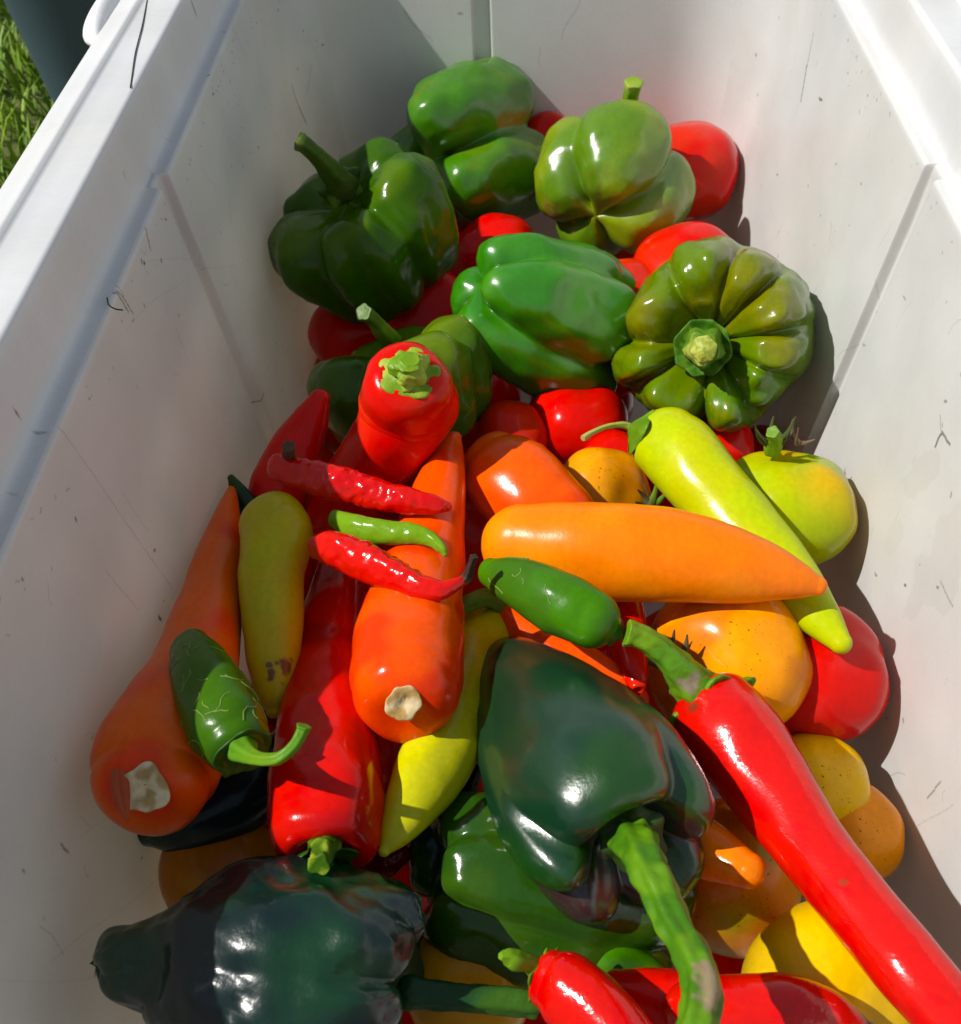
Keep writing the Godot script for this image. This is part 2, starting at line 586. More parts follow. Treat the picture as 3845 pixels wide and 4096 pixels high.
# worn white plastic: scuffs, nicks, smears; marks = [from, to, darkness, thickness] in 0..1 of the wall
func worn(w: int, h: int, base: Color, count: int, marks: Array, smears: Array, seed_: int, through := false) -> StandardMaterial3D:
	rng.seed = seed_
	var im := Image.create(w, h, false, Image.FORMAT_RGB8)
	var n := FastNoiseLite.new()
	n.seed = seed_
	n.frequency = 0.006
	n.fractal_octaves = 6
	for y in h:
		for x in w:
			var v = 1.0 + 0.05 * n.get_noise_2d(x, y) + rng.randf_range(-0.012, 0.012)
			var warm = 0.012 * n.get_noise_2d(x * 0.5 + 900.0, y * 0.5)
			im.set_pixel(x, y, Color(base.r * v + warm, base.g * v, base.b * v - warm))
	for s in smears:       # dried smears: [centre, half size, strength]
		for y in range(int((s[0].y - s[1].y) * h), int((s[0].y + s[1].y) * h)):
			for x in range(int((s[0].x - s[1].x) * w), int((s[0].x + s[1].x) * w)):
				if x < 0 or y < 0 or x >= w or y >= h:
					continue
				var q = ((Vector2(float(x) / w, float(y) / h) - s[0]) / s[1]).length() + 0.7 * n.get_noise_2d(x * 3.0, y * 3.0)
				if q < 0.8:
					var c := im.get_pixel(x, y)
					im.set_pixel(x, y, c.lerp(Color(0.55, 0.53, 0.48), s[2] * smoothstep(0.8, 0.72, q)))
	for k in count:
		var a := Vector2(rng.randf() * w, rng.randf() * h)
		var kind = rng.randf()
		if kind < 0.55:
			draw_scratch(im, a, a + Vector2(rng.randf_range(-4, 4), rng.randf_range(-4, 4)), rng.randf_range(0.15, 0.6), rng.randf_range(0.3, 1.1), 0.5)
		elif kind < 0.9:
			var ang = rng.randfn(1.3, 0.5)
			draw_scratch(im, a, a + Vector2.from_angle(ang) * rng.randf_range(8, 46), rng.randf_range(0.05, 0.25), rng.randf_range(0.2, 0.6), 1.5)
		else:
			draw_scratch(im, a, a + Vector2.from_angle(rng.randfn(1.0, 0.4)) * rng.randf_range(60, 260), rng.randf_range(0.04, 0.13), 0.2, 3.0)
	for k in (count / 4 if through else 0):      # nicks gather along the top edge
		var a := Vector2(rng.randf() * w, absf(rng.randfn(0.0, 0.016)) * h + 10.0)
		draw_scratch(im, a, a + Vector2(rng.randf_range(-3, 5), rng.randf_range(0, 4)), rng.randf_range(0.1, 0.6), rng.randf_range(0.2, 0.8), 0.5)
	for m in marks:
		draw_scratch(im, Vector2(m[0].x * w, m[0].y * h), Vector2(m[1].x * w, m[1].y * h), m[2], m[3], 0.7)
	var t := StandardMaterial3D.new()
	t.albedo_texture = ImageTexture.create_from_image(im)
	t.roughness = 0.42
	t.metallic_specular = 0.45
	if through:
		t.backlight_enabled = true
		t.backlight = Color(0.60, 0.58, 0.53)     # thin milky plastic: sun on its far side glows through
	return t

func tub(t: Node3D, half_w: float, z_back: float, z_front: float, cx: float, depth: float, grooves: Array, walls: Array, rim_mat: Material, outer_mat: Material) -> void:
	var path := plan(half_w, z_back, z_front, cx, 0.07, grooves)
	var inner := []
	inner.append([0.0020, -0.0318, GROOVE])
	for q in [[0.0006, -0.0322], [0.0, -0.0335], [-0.0003, -0.036]]:
		inner.append([q[0], q[1], GROOVE])
	for i in range(1, 13):
		var y = -0.036 - (depth - 0.05 - 0.036) * i / 12.0
		inner.append([TAPER * (y + 0.032), y, GROOVE * 1.25])
	var foot = TAPER * (-depth + 0.05 + 0.032)
	for i in range(1, 7):
		var a = PI * 0.5 * i / 6.0
		inner.append([foot - 0.010 * (1.0 - cos(a)) - 0.004, -depth + 0.05 - 0.012 * sin(a), 0.0])
	inner.append([foot - 0.03, -depth + 0.0375, 0.0])
	var rows := ring_rows(path, inner)
	var nc = path.size()
	# corner centres split the shell into back, right, front and left walls
	var cut := []
	for k in nc:
		if k > 0 and absf(path[k][2]) > 0.70 and absf(path[k][2]) < 0.715 and absf(path[k][3]) > 0.70:
			cut.append(k)
	var names := ["side_wall", "end_wall", "side_wall", "end_wall"]
	for k in 4:
		var lo = cut[k]
		var hi = cut[(k + 1) % 4] + (nc if k == 3 else 0)
		part(names[k], slab_mesh(rows, lo, hi, Vector2(1.0, 0.5), true), walls[k], t)
	var rim := [[0.0020, -0.0318, GROOVE], [0.0045, -0.0318, 0.0032], [0.0065, -0.0316, 0.0019], [0.0082, -0.0305, 0.0008], [0.0092, -0.0285], [0.0098, -0.025], [0.0112, -0.008], [0.0118, -0.003], [0.0128, -0.0008], [0.0146, 0.0], [0.024, 0.0], [0.0315, 0.0002], [0.0328, 0.0012], [0.0342, 0.0024], [0.0358, 0.0026], [0.0372, 0.0014], [0.0388, -0.0006], [0.045, -0.0022], [0.0502, -0.0034], [0.0522, -0.0050], [0.0530, -0.0075], [0.0536, -0.036], [0.0526, -0.0375], [0.0510, -0.036], [0.0500, -0.009], [0.0140, -0.006], [0.0125, -0.036]]
	var rr := ring_rows(path, rim)
	part("rim", slab_mesh(rr, 0, nc, Vector2(1.0, 0.5)), rim_mat, t)
	var outer := []
	for i in 9:
		var y = -0.034 - (depth - 0.034) * i / 8.0
		outer.append([0.0125 + TAPER * (y + 0.032), y])
	part("outer_wall", slab_mesh(ring_rows(path, outer), 0, nc, Vector2(1.0, 0.5)), outer_mat, t)
	var st := SurfaceTool.new()
	st.begin(Mesh.PRIMITIVE_TRIANGLES)
	for pair in [[rows[rows.size() - 1], Vector3.UP], [ring_rows(path, [outer[8]])[0], Vector3.DOWN]]:
		var ring = pair[0]
		var mid := Vector3(cx, ring[0].y, (z_back + z_front) * 0.5)
		for j in nc:
			st.set_normal(pair[1])
			st.add_vertex(mid)
			st.set_normal(pair[1])
			st.add_vertex(ring[j])
			st.set_normal(pair[1])
			st.add_vertex(ring[(j + 1) % nc])
	part("floor_panel", st.commit(), rim_mat, t)

# ------------------------------------------------------------------ the scene
func _ready() -> void:
	rng.seed = 11
	soft.seed = 3
	soft.noise_type = FastNoiseLite.TYPE_SIMPLEX_SMOOTH
	soft.frequency = 1.0
	soft.fractal_octaves = 2
	fine.seed = 8
	fine.noise_type = FastNoiseLite.TYPE_SIMPLEX_SMOOTH
	fine.frequency = 1.0
	fine.fractal_octaves = 3

	var cam := Camera3D.new()
	cam.name = "camera"
	cam.transform = Transform3D(Basis(Vector3(0.99899, -0.04055, -0.01924), Vector3(0.01215, 0.65704, -0.75376), Vector3(0.04320, 0.75276, 0.65687)), Vector3(0, 0.2125, 0))
	cam.fov = 54.938
	var lens := CameraAttributesPhysical.new()
	lens.frustum_focal_length = 12.0 / tan(deg_to_rad(54.938) * 0.5)
	lens.frustum_focus_distance = 0.42
	lens.exposure_aperture = 15.0
	lens.frustum_near = 0.02
	lens.frustum_far = 200.0
	cam.attributes = lens
	cam.near = 0.02
	cam.far = 200.0
	add_child(cam)
	cam.current = true

	var world := WorldEnvironment.new()
	world.name = "world"
	var env := Environment.new()
	env.background_mode = Environment.BG_SKY
	var sky_mat := ProceduralSkyMaterial.new()
	sky_mat.sky_top_color = Color(0.46, 0.51, 0.58)
	sky_mat.sky_horizon_color = Color(0.96, 0.96, 0.95)
	sky_mat.sky_curve = 0.22
	sky_mat.ground_bottom_color = Color(0.14, 0.17, 0.07)
	sky_mat.ground_horizon_color = Color(0.40, 0.44, 0.36)
	sky_mat.energy_multiplier = 1.0
	var sky := Sky.new()
	sky.sky_material = sky_mat
	env.sky = sky
	env.tonemap_mode = Environment.TONE_MAPPER_LINEAR
	env.tonemap_exposure = 1.06
	env.sdfgi_enabled = true
	env.ssao_enabled = true
	env.ssil_enabled = true
	world.environment = env
	add_child(world)

	var sun := DirectionalLight3D.new()
	sun.name = "sun"
	sun.light_energy = 1.5
	sun.light_color = Color(1.0, 0.985, 0.955)
	sun.light_angular_distance = 0.6
	sun.shadow_enabled = true
	add_child(sun)
	sun.look_at_from_position(Vector3(-0.64, 0.765, 0.07), Vector3.ZERO, Vector3.UP)

	make_textures()
	build_setting()
	build_tub()
	build_back()
	build_left()
	build_middle()
	build_front()
	build_bed()

func build_setting() -> void:
	var ground := MeshInstance3D.new()
	ground.name = "ground"
	var pm := PlaneMesh.new()
	pm.size = Vector2(120, 120)
	ground.mesh = pm
	ground.position.y = -0.392
	var gm := StandardMaterial3D.new()
	gm.albedo_color = Color(0.085, 0.10, 0.018).linear_to_srgb()
	gm.roughness = 0.95
	gm.uv1_triplanar = true
	gm.uv1_world_triplanar = true
	gm.uv1_scale = Vector3.ONE * 3.0
	gm.albedo_texture = mottle
	ground.material_override = gm
	ground.set_meta("kind", "structure")
	ground.set_meta("label", "green lawn beyond the tub's left rim")
	add_child(ground)

	var blade := SurfaceTool.new()
	blade.begin(Mesh.PRIMITIVE_TRIANGLES)
	var w := [0.0022, 0.0020, 0.0014, 0.0002]
	var y := [0.0, 0.022, 0.042, 0.056]
	var b := [0.0, 0.004, 0.014, 0.030]
	for i in 3:
		for v in [[-1, i], [1, i], [1, i + 1], [-1, i], [1, i + 1], [-1, i + 1]]:
			blade.add_vertex(Vector3(v[0] * w[v[1]], y[v[1]], b[v[1]]))
	blade.generate_normals()
	var mm := MultiMesh.new()
	mm.transform_format = MultiMesh.TRANSFORM_3D
	mm.use_colors = true
	mm.mesh = blade.commit()
	mm.instance_count = 42000
	for i in mm.instance_count:
		var p := Vector3(rng.randf_range(-2.6, -0.30), -0.392, rng.randf_range(-3.2, 0.2))
		var s = rng.randf_range(0.6, 1.35) * (1.0 + 0.5 * soft.get_noise_3dv(p * 7.0))
		var bs := Basis(Vector3.UP, rng.randf() * TAU).rotated(Vector3.RIGHT, rng.randf_range(-0.45, 0.45)).scaled(Vector3(s, s, s))
		mm.set_instance_transform(i, Transform3D(bs, p))
		var k = clampf(0.5 + 0.7 * soft.get_noise_3dv(p * 11.0) + rng.randf_range(-0.25, 0.25), 0.0, 1.0)
		mm.set_instance_color(i, Color(0.06, 0.17, 0.004).lerp(Color(0.24, 0.38, 0.008), k))
	var grass := MultiMeshInstance3D.new()
	grass.name = "grass"
	grass.multimesh = mm
	var m := StandardMaterial3D.new()
	m.vertex_color_use_as_albedo = true
	m.roughness = 0.6
	m.cull_mode = BaseMaterial3D.CULL_DISABLED
	grass.material_override = m
	grass.set_meta("kind", "stuff")
	grass.set_meta("label", "tufted green lawn grass beside the tub")
	grass.set_meta("category", "grass")
	add_child(grass)

func build_tub() -> void:
	var t := thing("storage_tub", "white plastic storage tub with stepped rim, filled with peppers", "tub", Vector3.ZERO)
	var white := Color(0.635, 0.637, 0.632).linear_to_srgb()
	var right_marks := []
	var left_marks := []
	left_marks = [[Vector2(0.3999, -0.0043), Vector2(0.4026, 0.0255), 0.65, 0.7], [Vector2(0.4020, 0.0018), Vector2(0.4055, 0.0322), 0.65, 0.6], [Vector2(0.4062, -0.0058), Vector2(0.4041, 0.0135), 0.4, 0.5], [Vector2(0.3198, 0.0031), Vector2(0.3271, 0.2194), 0.2, 0.5], [Vector2(0.2969, 0.1146), Vector2(0.2991, 0.1766), 0.2, 0.4], [Vector2(0.3083, 0.2097), Vector2(0.3079, 0.2164), 0.6, 1.2], [Vector2(0.7597, 0.1628), Vector2(0.7610, 0.1949), 0.3, 1.4], [Vector2(0.7624, 0.1963), Vector2(0.7689, 0.2303), 0.5, 1.6], [Vector2(0.1972, 0.1679), Vector2(0.1972, 0.1803), 0.5, 0.8], [Vector2(0.4501, 0.0036), Vector2(0.4444, 0.0208), 0.4, 0.9], [Vector2(0.4340, 0.0189), Vector2(0.4343, 0.0210), 0.8, 1.4], [Vector2(0.4508, 0.0385), Vector2(0.4503, 0.0418), 0.6, 0.9], [Vector2(0.2987, 0.0564), Vector2(0.2990, 0.0595), 0.6, 1], [Vector2(0.2598, 0.0265), Vector2(0.2597, 0.0297), 0.4, 0.8], [Vector2(0.4355, 0.0951), Vector2(0.4329, 0.1294), 0.15, 0.5], [Vector2(0.3320, 0.0996), Vector2(0.3336, 0.1565), 0.12, 0.4], [Vector2(0.5098, 0.3021), Vector2(0.4952, 0.3012), 0.3, 1]]
	right_marks = [[Vector2(0.1247, 0.0624), Vector2(0.1323, 0.0980), 0.3, 1], [Vector2(0.1302, 0.0974), Vector2(0.1408, 0.1354), 0.4, 1.3], [Vector2(0.4541, 0.1425), Vector2(0.4536, 0.1264), 0.5, 1.1], [Vector2(0.4536, 0.1264), Vector2(0.4631, 0.1220), 0.5, 1], [Vector2(0.4459, 0.1198), Vector2(0.4533, 0.1271), 0.3, 0.6], [Vector2(0.5738, 0.3292), Vector2(0.5736, 0.2988), 0.4, 0.8], [Vector2(0.5054, 0.2036), Vector2(0.5203, 0.1978), 0.25, 0.8], [Vector2(0.5802, 0.3584), Vector2(0.5854, 0.2912), 0.15, 0.5], [Vector2(0.4626, 0.3022), Vector2(0.4652, 0.3002), 0.4, 1], [Vector2(0.5356, 0.3313), Vector2(0.5372, 0.3311), 0.5, 1], [Vector2(0.1705, 0.1005), Vector2(0.1773, 0.0976), 0.3, 1.6], [Vector2(0.3546, 0.1905), Vector2(0.3585, 0.1867), 0.3, 0.8], [Vector2(0.3729, 0.1032), Vector2(0.3764, 0.1003), 0.3, 0.8]]
	var left := worn(2048, 1024, white, 520, left_marks, [], 21, true)
	var right := worn(2048, 1024, white, 420, right_marks, [[Vector2(0.50, 0.19), Vector2(0.02, 0.09), 0.07], [Vector2(0.455, 0.17), Vector2(0.012, 0.05), 0.07], [Vector2(0.46, 0.25), Vector2(0.008, 0.03), 0.05]], 22, true)
	var back := worn(1024, 512, white, 60, [], [], 23, true)
	var milky := StandardMaterial3D.new()
	milky.albedo_color = Color(0.80, 0.78, 0.74).linear_to_srgb()
	milky.roughness = 0.45
	milky.backlight_enabled = true
	milky.backlight = Color(1.0, 0.97, 0.90)
	var rim := worn(2048, 256, Color(0.58, 0.585, 0.59).linear_to_srgb(), 240, [], [], 24)
	var grooves := [[3, -0.0265, -0.77], [0, 0.187, -0.416], [2, -0.169, -0.426], [0, 0.187, -0.03], [2, -0.169, -0.03]]
	tub(t, 0.178, -0.77, 0.07, 0.009, 0.39, grooves, [right, back, left, back], rim, milky)
	var hair := thing("hair", "long thin dark hair lying across the left rim near the catch", "hair", Vector3(-0.1909, 0, -0.4939))
	part("strand", tube([Vector4(-0.2002, 0.0003, -0.5564, 0.0001), Vector4(-0.1946, 0.0005, -0.523, 0.0001), Vector4(-0.1902, 0.0005, -0.4916, 0.0001), Vector4(-0.1853, 0.0003, -0.4651, 0.0001), Vector4(-0.1834, 0.0002, -0.4547, 0.0001)], hair.position, {"c1": Color(0.05, 0.045, 0.04), "seg": 6, "rings": 24, "bump": 0.0}), skin(0.6, 0.0, 0.0), hair)
	hair = thing("hair", "short curled dark hair on the left ledge above the two black scuffs", "hair", Vector3(-0.1676, -0.031, -0.3289))
	part("strand", tube([Vector4(-0.1718, -0.031, -0.3333, 0.0001), Vector4(-0.1696, -0.031, -0.3283, 0.0002), Vector4(-0.1662, -0.031, -0.3255, 0.0002), Vector4(-0.163, -0.031, -0.3247, 0.0001)], hair.position, {"c1": Color(0.05, 0.045, 0.04), "seg": 6, "rings": 24, "bump": 0.0}), skin(0.6, 0.0, 0.0), hair)
	# the moulded catch on the left rim's outer edge
	var st := []
	for q in [[-0.525, 0.0, 0.003], [-0.534, 0.002, 0.0075], [-0.555, 0.004, 0.0095], [-0.585, 0.004, 0.0095], [-0.605, 0.002, 0.0075], [-0.614, 0.0, 0.003]]:
		st.append(Vector4(-0.2215 - q[1], -0.009, q[0], q[2]))
	part("catch", tube(st, Vector3.ZERO, {"c1": Color(0.8, 0.8, 0.8), "n": 4, "amp": 0.12, "bump": 0.02, "twist": 0.0, "ph": 0.8}), skin(0.35, 0.0, 0.05), t)

	var s := thing("storage_tub", "dark slate blue plastic tub standing on the grass behind the white one", "tub", Vector3.ZERO)
	var slate := StandardMaterial3D.new()
	slate.albedo_color = Color(0.050, 0.085, 0.105).linear_to_srgb()
	slate.roughness = 0.5
	slate.normal_enabled = true
	slate.uv1_triplanar = true
	slate.uv1_scale = Vector3.ONE * 20.0
	slate.normal_texture = micro_normal
	slate.normal_scale = 0.3
	slate.albedo_texture = mottle
	tub(s, 0.178, -1.70, -0.97, -0.335, 0.39, [], [slate, slate, slate, slate], slate, slate)

func build_back() -> void:
	var b: Node3D
	# three-lobed green pepper in the far corner
	b = bell_pepper("glossy green bell pepper with fat rounded lobes, farthest back by the end wall", Vector3(-0.0093, -0.198, -0.7538), Vector3(-0.0712, -0.154, -0.6525), 0.0646,
		{"c1": GREEN, "c2": LEAF, "t0": 0.25, "ref": Vector3(-0.0278, -0.08, -0.5442), "cuts": [348.0, 458.0, 590.0], "sizes": [1.0, 1.12, 1.02], "d": 0.3, "bot": 0.9, "crease": 2.3, "rib": 0.0, "rough": 0.24, "spec": 0.6, "mic": 0.15, "seed": 4, "wob": 0.05})
	# dark green pepper at the left wall
	b = bell_pepper("dark green ribbed bell pepper with a curved stem, leaning on the shaded left wall", Vector3(-0.1121, -0.11, -0.5481), Vector3(-0.0803, -0.185, -0.5559), 0.0585,
		{"c1": Color(0.032, 0.10, 0.003), "c2": Color(0.075, 0.15, 0.004), "t0": 0.05, "cf": 16.0, "n": 5, "d": 0.10, "top": 1.2, "rib": 0.035, "seed": 7, "wob": 0.06})
	stem(b, [Vector4(-0.109, -0.115, -0.557, 0.009), Vector4(-0.1134, -0.1, -0.5477, 0.0075), Vector4(-0.1181, -0.082, -0.5362, 0.0051), Vector4(-0.1225, -0.07, -0.528, 0.0047), Vector4(-0.1255, -0.068, -0.5286, 0.0053)], {"c1": Color(0.05, 0.10, 0.01), "c2": Color(0.10, 0.14, 0.02)})
	calyx(b, Vector3(-0.1109, -0.112, -0.5544), Vector3(-0.1062, -0.075, -0.5051) - Vector3(-0.1099, -0.12, -0.5588), 0.0135, {"n": 5, "droop": 0.35})
	# pale green pepper with a scarred lobe
	b = bell_pepper("light green bell pepper with brown scars, short stem pointing to the end wall", Vector3(0.0753, -0.162, -0.6691), Vector3(0.051, -0.172, -0.6013), 0.0566,
		{"c1": LEAF, "c2": Color(0.20, 0.28, 0.004), "t0": 0.0, "cf": 13.0, "ref": Vector3(0.0465, -0.08, -0.5032), "cuts": [44.0, 140.0, 222.0, 314.0], "sizes": [1.05, 1.0, 1.0, 1.02], "d": 0.17, "bot": 1.3, "crease": 2.8, "rough": 0.25, "spec": 0.6, "mic": 0.15, "rib": 0.0, "top": 0.2, "seed": 5, "wob": 0.05,
		"spots": [[Vector3(0.0684, -0.1055, -0.6092), 0.010, Color(0.13, 0.11, 0.02)], [Vector3(0.0372, -0.1275, -0.5953), 0.013, Color(0.20, 0.16, 0.01)], [Vector3(0.0482, -0.1465, -0.5826), 0.015, Color(0.12, 0.12, 0.02)], [Vector3(0.0202, -0.1726, -0.6068), 0.012, Color(0.12, 0.12, 0.02)]]})
	stem(b, [Vector4(0.0772, -0.16, -0.6756, 0.0083), Vector4(0.0782, -0.14, -0.6788, 0.0067), Vector4(0.0786, -0.116, -0.6685, 0.0054), Vector4(0.0794, -0.106, -0.6664, 0.0063)], {"c1": STALK_PALE, "c2": STALK})
	# bright green pepper lying across the middle
	b = bell_pepper("bright green bell pepper lying on its side, left of the olive one", Vector3(0.0611, -0.186, -0.4924), Vector3(-0.0314, -0.13, -0.4741), 0.0496,
		{"prof": BLOCK, "c1": Color(0.03, 0.20, 0.002), "c2": Color(0.055, 0.24, 0.002), "t0": 0.0, "cf": 15.0, "ref": Vector3(0.0067, -0.06, -0.3595), "cuts": [30.0, 118.0, 215.0, 305.0], "crease": 2.6, "d": 0.2, "top": 0.8, "bot": 0.6, "rib": 0.004, "rough": 0.27, "spec": 0.65, "mic": 0.15, "seed": 12, "wob": 0.06})
	calyx(b, Vector3(0.0408, -0.16, -0.4608), Vector3(0.053, -0.16, -0.444) - Vector3(0.0264, -0.145, -0.459), 0.0103, {"c1": STALK, "c2": BROWN, "n": 5, "droop": 0.2})
	stem(b, [Vector4(0.0391, -0.16, -0.4632, 0.0043), Vector4(0.044, -0.158, -0.454, 0.0036), Vector4(0.0465, -0.156, -0.4477, 0.0039)], {"c1": STALK_PALE, "c2": BROWN})
	# olive pepper seen from its stem
	b = bell_pepper("olive bell pepper with eight lobes round a crumpled calyx, by the right wall", Vector3(0.0995, -0.135, -0.4222), Vector3(0.1489, -0.235, -0.559), 0.0561,
		{"c1": Color(0.11, 0.19, 0.002), "c2": Color(0.17, 0.18, 0.002), "t0": 0.15, "cf": 14.0, "ref": Vector3(0.134, -0.13, -0.4838), "cuts": [12.0, 55.0, 117.0, 147.0, 205.0, 240.0, 272.0, 305.0, 342.0], "rough": 0.2, "spec": 0.5, "d": 0.022, "top": 7.0, "bot": 0.5, "crease": 4.0, "spots": [[Vector3(0.0808, -0.1953, -0.4378), 0.030, Color(0.06, 0.17, 0.003)], [Vector3(0.1242, -0.1715, -0.4154), 0.030, Color(0.07, 0.18, 0.003)]], "seed": 9, "wob": 0.06, "seg": 168, "rib": 0.0})
	calyx(b, Vector3(0.1009, -0.143, -0.4293), Vector3(0.0944, -0.12, -0.4016) - Vector3(0.1177, -0.18, -0.4768), 0.0155, {"c1": Color(0.035, 0.12, 0.006), "c2": Color(0.10, 0.22, 0.015), "n": 8, "spike": 0.08, "rag": 0.12, "droop": -0.3, "cone": 0.2, "thick": 1.8, "cf": 140.0})
	stem(b, [Vector4(0.1036, -0.15, -0.4387, 0.0116), Vector4(0.0984, -0.134, -0.4185, 0.01), Vector4(0.0957, -0.127, -0.4092, 0.0082)], {"c1": Color(0.10, 0.22, 0.015), "c2": STALK_PALE, "amp": 0.14, "wr": 0.15, "k1": 0.4})
	part("cut_end", cap_leaf(Vector3(0.0956, -0.125, -0.4059), Vector3(0.0944, -0.12, -0.4016) - Vector3(0.1177, -0.18, -0.4768), 0.0071, b.position, {"c1": Color(0.45, 0.48, 0.08), "c2": Color(0.25, 0.33, 0.04), "cf": 300.0, "spike": 0.1, "droop": 0.3, "cone": 0.1}), skin(0.5, 0.0, 0.5), b, "pale cut end of the stub")
	# pepper half hidden behind the red one
	b = bell_pepper("dull green bell pepper with short stub stem, half hidden behind the upright red pepper", Vector3(-0.0758, -0.145, -0.4458), Vector3(-0.0563, -0.2, -0.4149), 0.0531,
		{"c1": Color(0.05, 0.12, 0.004), "c2": Color(0.11, 0.18, 0.005), "t0": 0.0, "cf": 14.0, "ref": Vector3(-0.0297, -0.12, -0.3864), "cuts": [40.0, 105.0, 215.0, 300.0], "d": 0.14, "top": 0.9, "seed": 15, "wob": 0.05})
	stem(b, [Vector4(-0.0747, -0.145, -0.4435, 0.0059), Vector4(-0.0782, -0.13, -0.4358, 0.0046), Vector4(-0.0813, -0.118, -0.43, 0.0039), Vector4(-0.0841, -0.112, -0.4264, 0.0047)], {"c1": Color(0.07, 0.15, 0.012), "c2": STALK})

	var t: Node3D
	t = tomato("red tomato in the far right corner beside the light green bell pepper", Vector3(0.1251, -0.2, -0.7097), Vector3(-0.2, 0.9, -0.4), 0.0472, {"c1": Color(0.62, 0.022, 0.005), "c2": RED, "amp": 0.03, "seed": 2})
	t = tomato("small red tomato wedged between the two farthest green bell peppers", Vector3(0.0233, -0.19, -0.7349), Vector3(0.1, 0.8, 0.5), 0.0279, {"c1": RED, "seed": 3})
	t = tomato("red tomato beneath the light green bell pepper, above the olive one", Vector3(0.1154, -0.195, -0.5607), Vector3(0.2, 0.9, 0.3), 0.0421, {"c1": RED, "c2": SCARLET, "seed": 4})
	t = tomato("shaded red tomato behind the bright green bell pepper", Vector3(-0.018, -0.21, -0.6135), Vector3(-0.2, 0.9, 0.3), 0.0347, {"c1": RED, "seed": 5})
	t = tomato("dark red tomato under the blossom end of the ribbed dark green bell pepper", Vector3(-0.062, -0.205, -0.5436), Vector3(0.3, 0.7, 0.5), 0.0335, {"c1": RED, "seed": 6, "spots": [[Vector3(-0.0429, -0.165, -0.5067), 0.006, BROWN]]})
	t = tomato("red tomato deep in shade against the left wall", Vector3(-0.116, -0.22, -0.5486), Vector3(-0.3, 0.9, 0.1), 0.0332, {"c1": RED, "seed": 7})
	t = tomato("bright red tomato in the gap between the bright green and olive bell peppers", Vector3(0.0738, -0.195, -0.541), Vector3(0.3, 0.9, 0.1), 0.031, {"c1": SCARLET, "seed": 8})
	t = tomato("shaded red tomato left of the olive bell pepper", Vector3(0.0581, -0.205, -0.5029), Vector3(-0.1, 0.9, 0.4), 0.0309, {"c1": RED, "seed": 9})
	t = tomato("orange red tomato right of the half hidden green bell pepper", Vector3(-0.0057, -0.195, -0.4152), Vector3(0.5, 0.8, 0.2), 0.0218, {"c1": SCARLET, "seed": 10})
	t = tomato("dark red tomato in shade below the bright green bell pepper", Vector3(0.0333, -0.205, -0.4357), Vector3(0.1, 0.9, -0.3), 0.0307, {"c1": RED, "seed": 11})
	t = tomato("bright red tomato under the head of the lime pepper", Vector3(0.0536, -0.2, -0.3958), Vector3(0.1, 0.9, 0.3), 0.0196, {"c1": RED, "seed": 12})
	t = tomato("red tomato in the shadow between the olive bell pepper and the green tomato", Vector3(0.1157, -0.205, -0.4141), Vector3(0.1, 0.9, 0.3), 0.0207, {"c1": RED, "seed": 13})

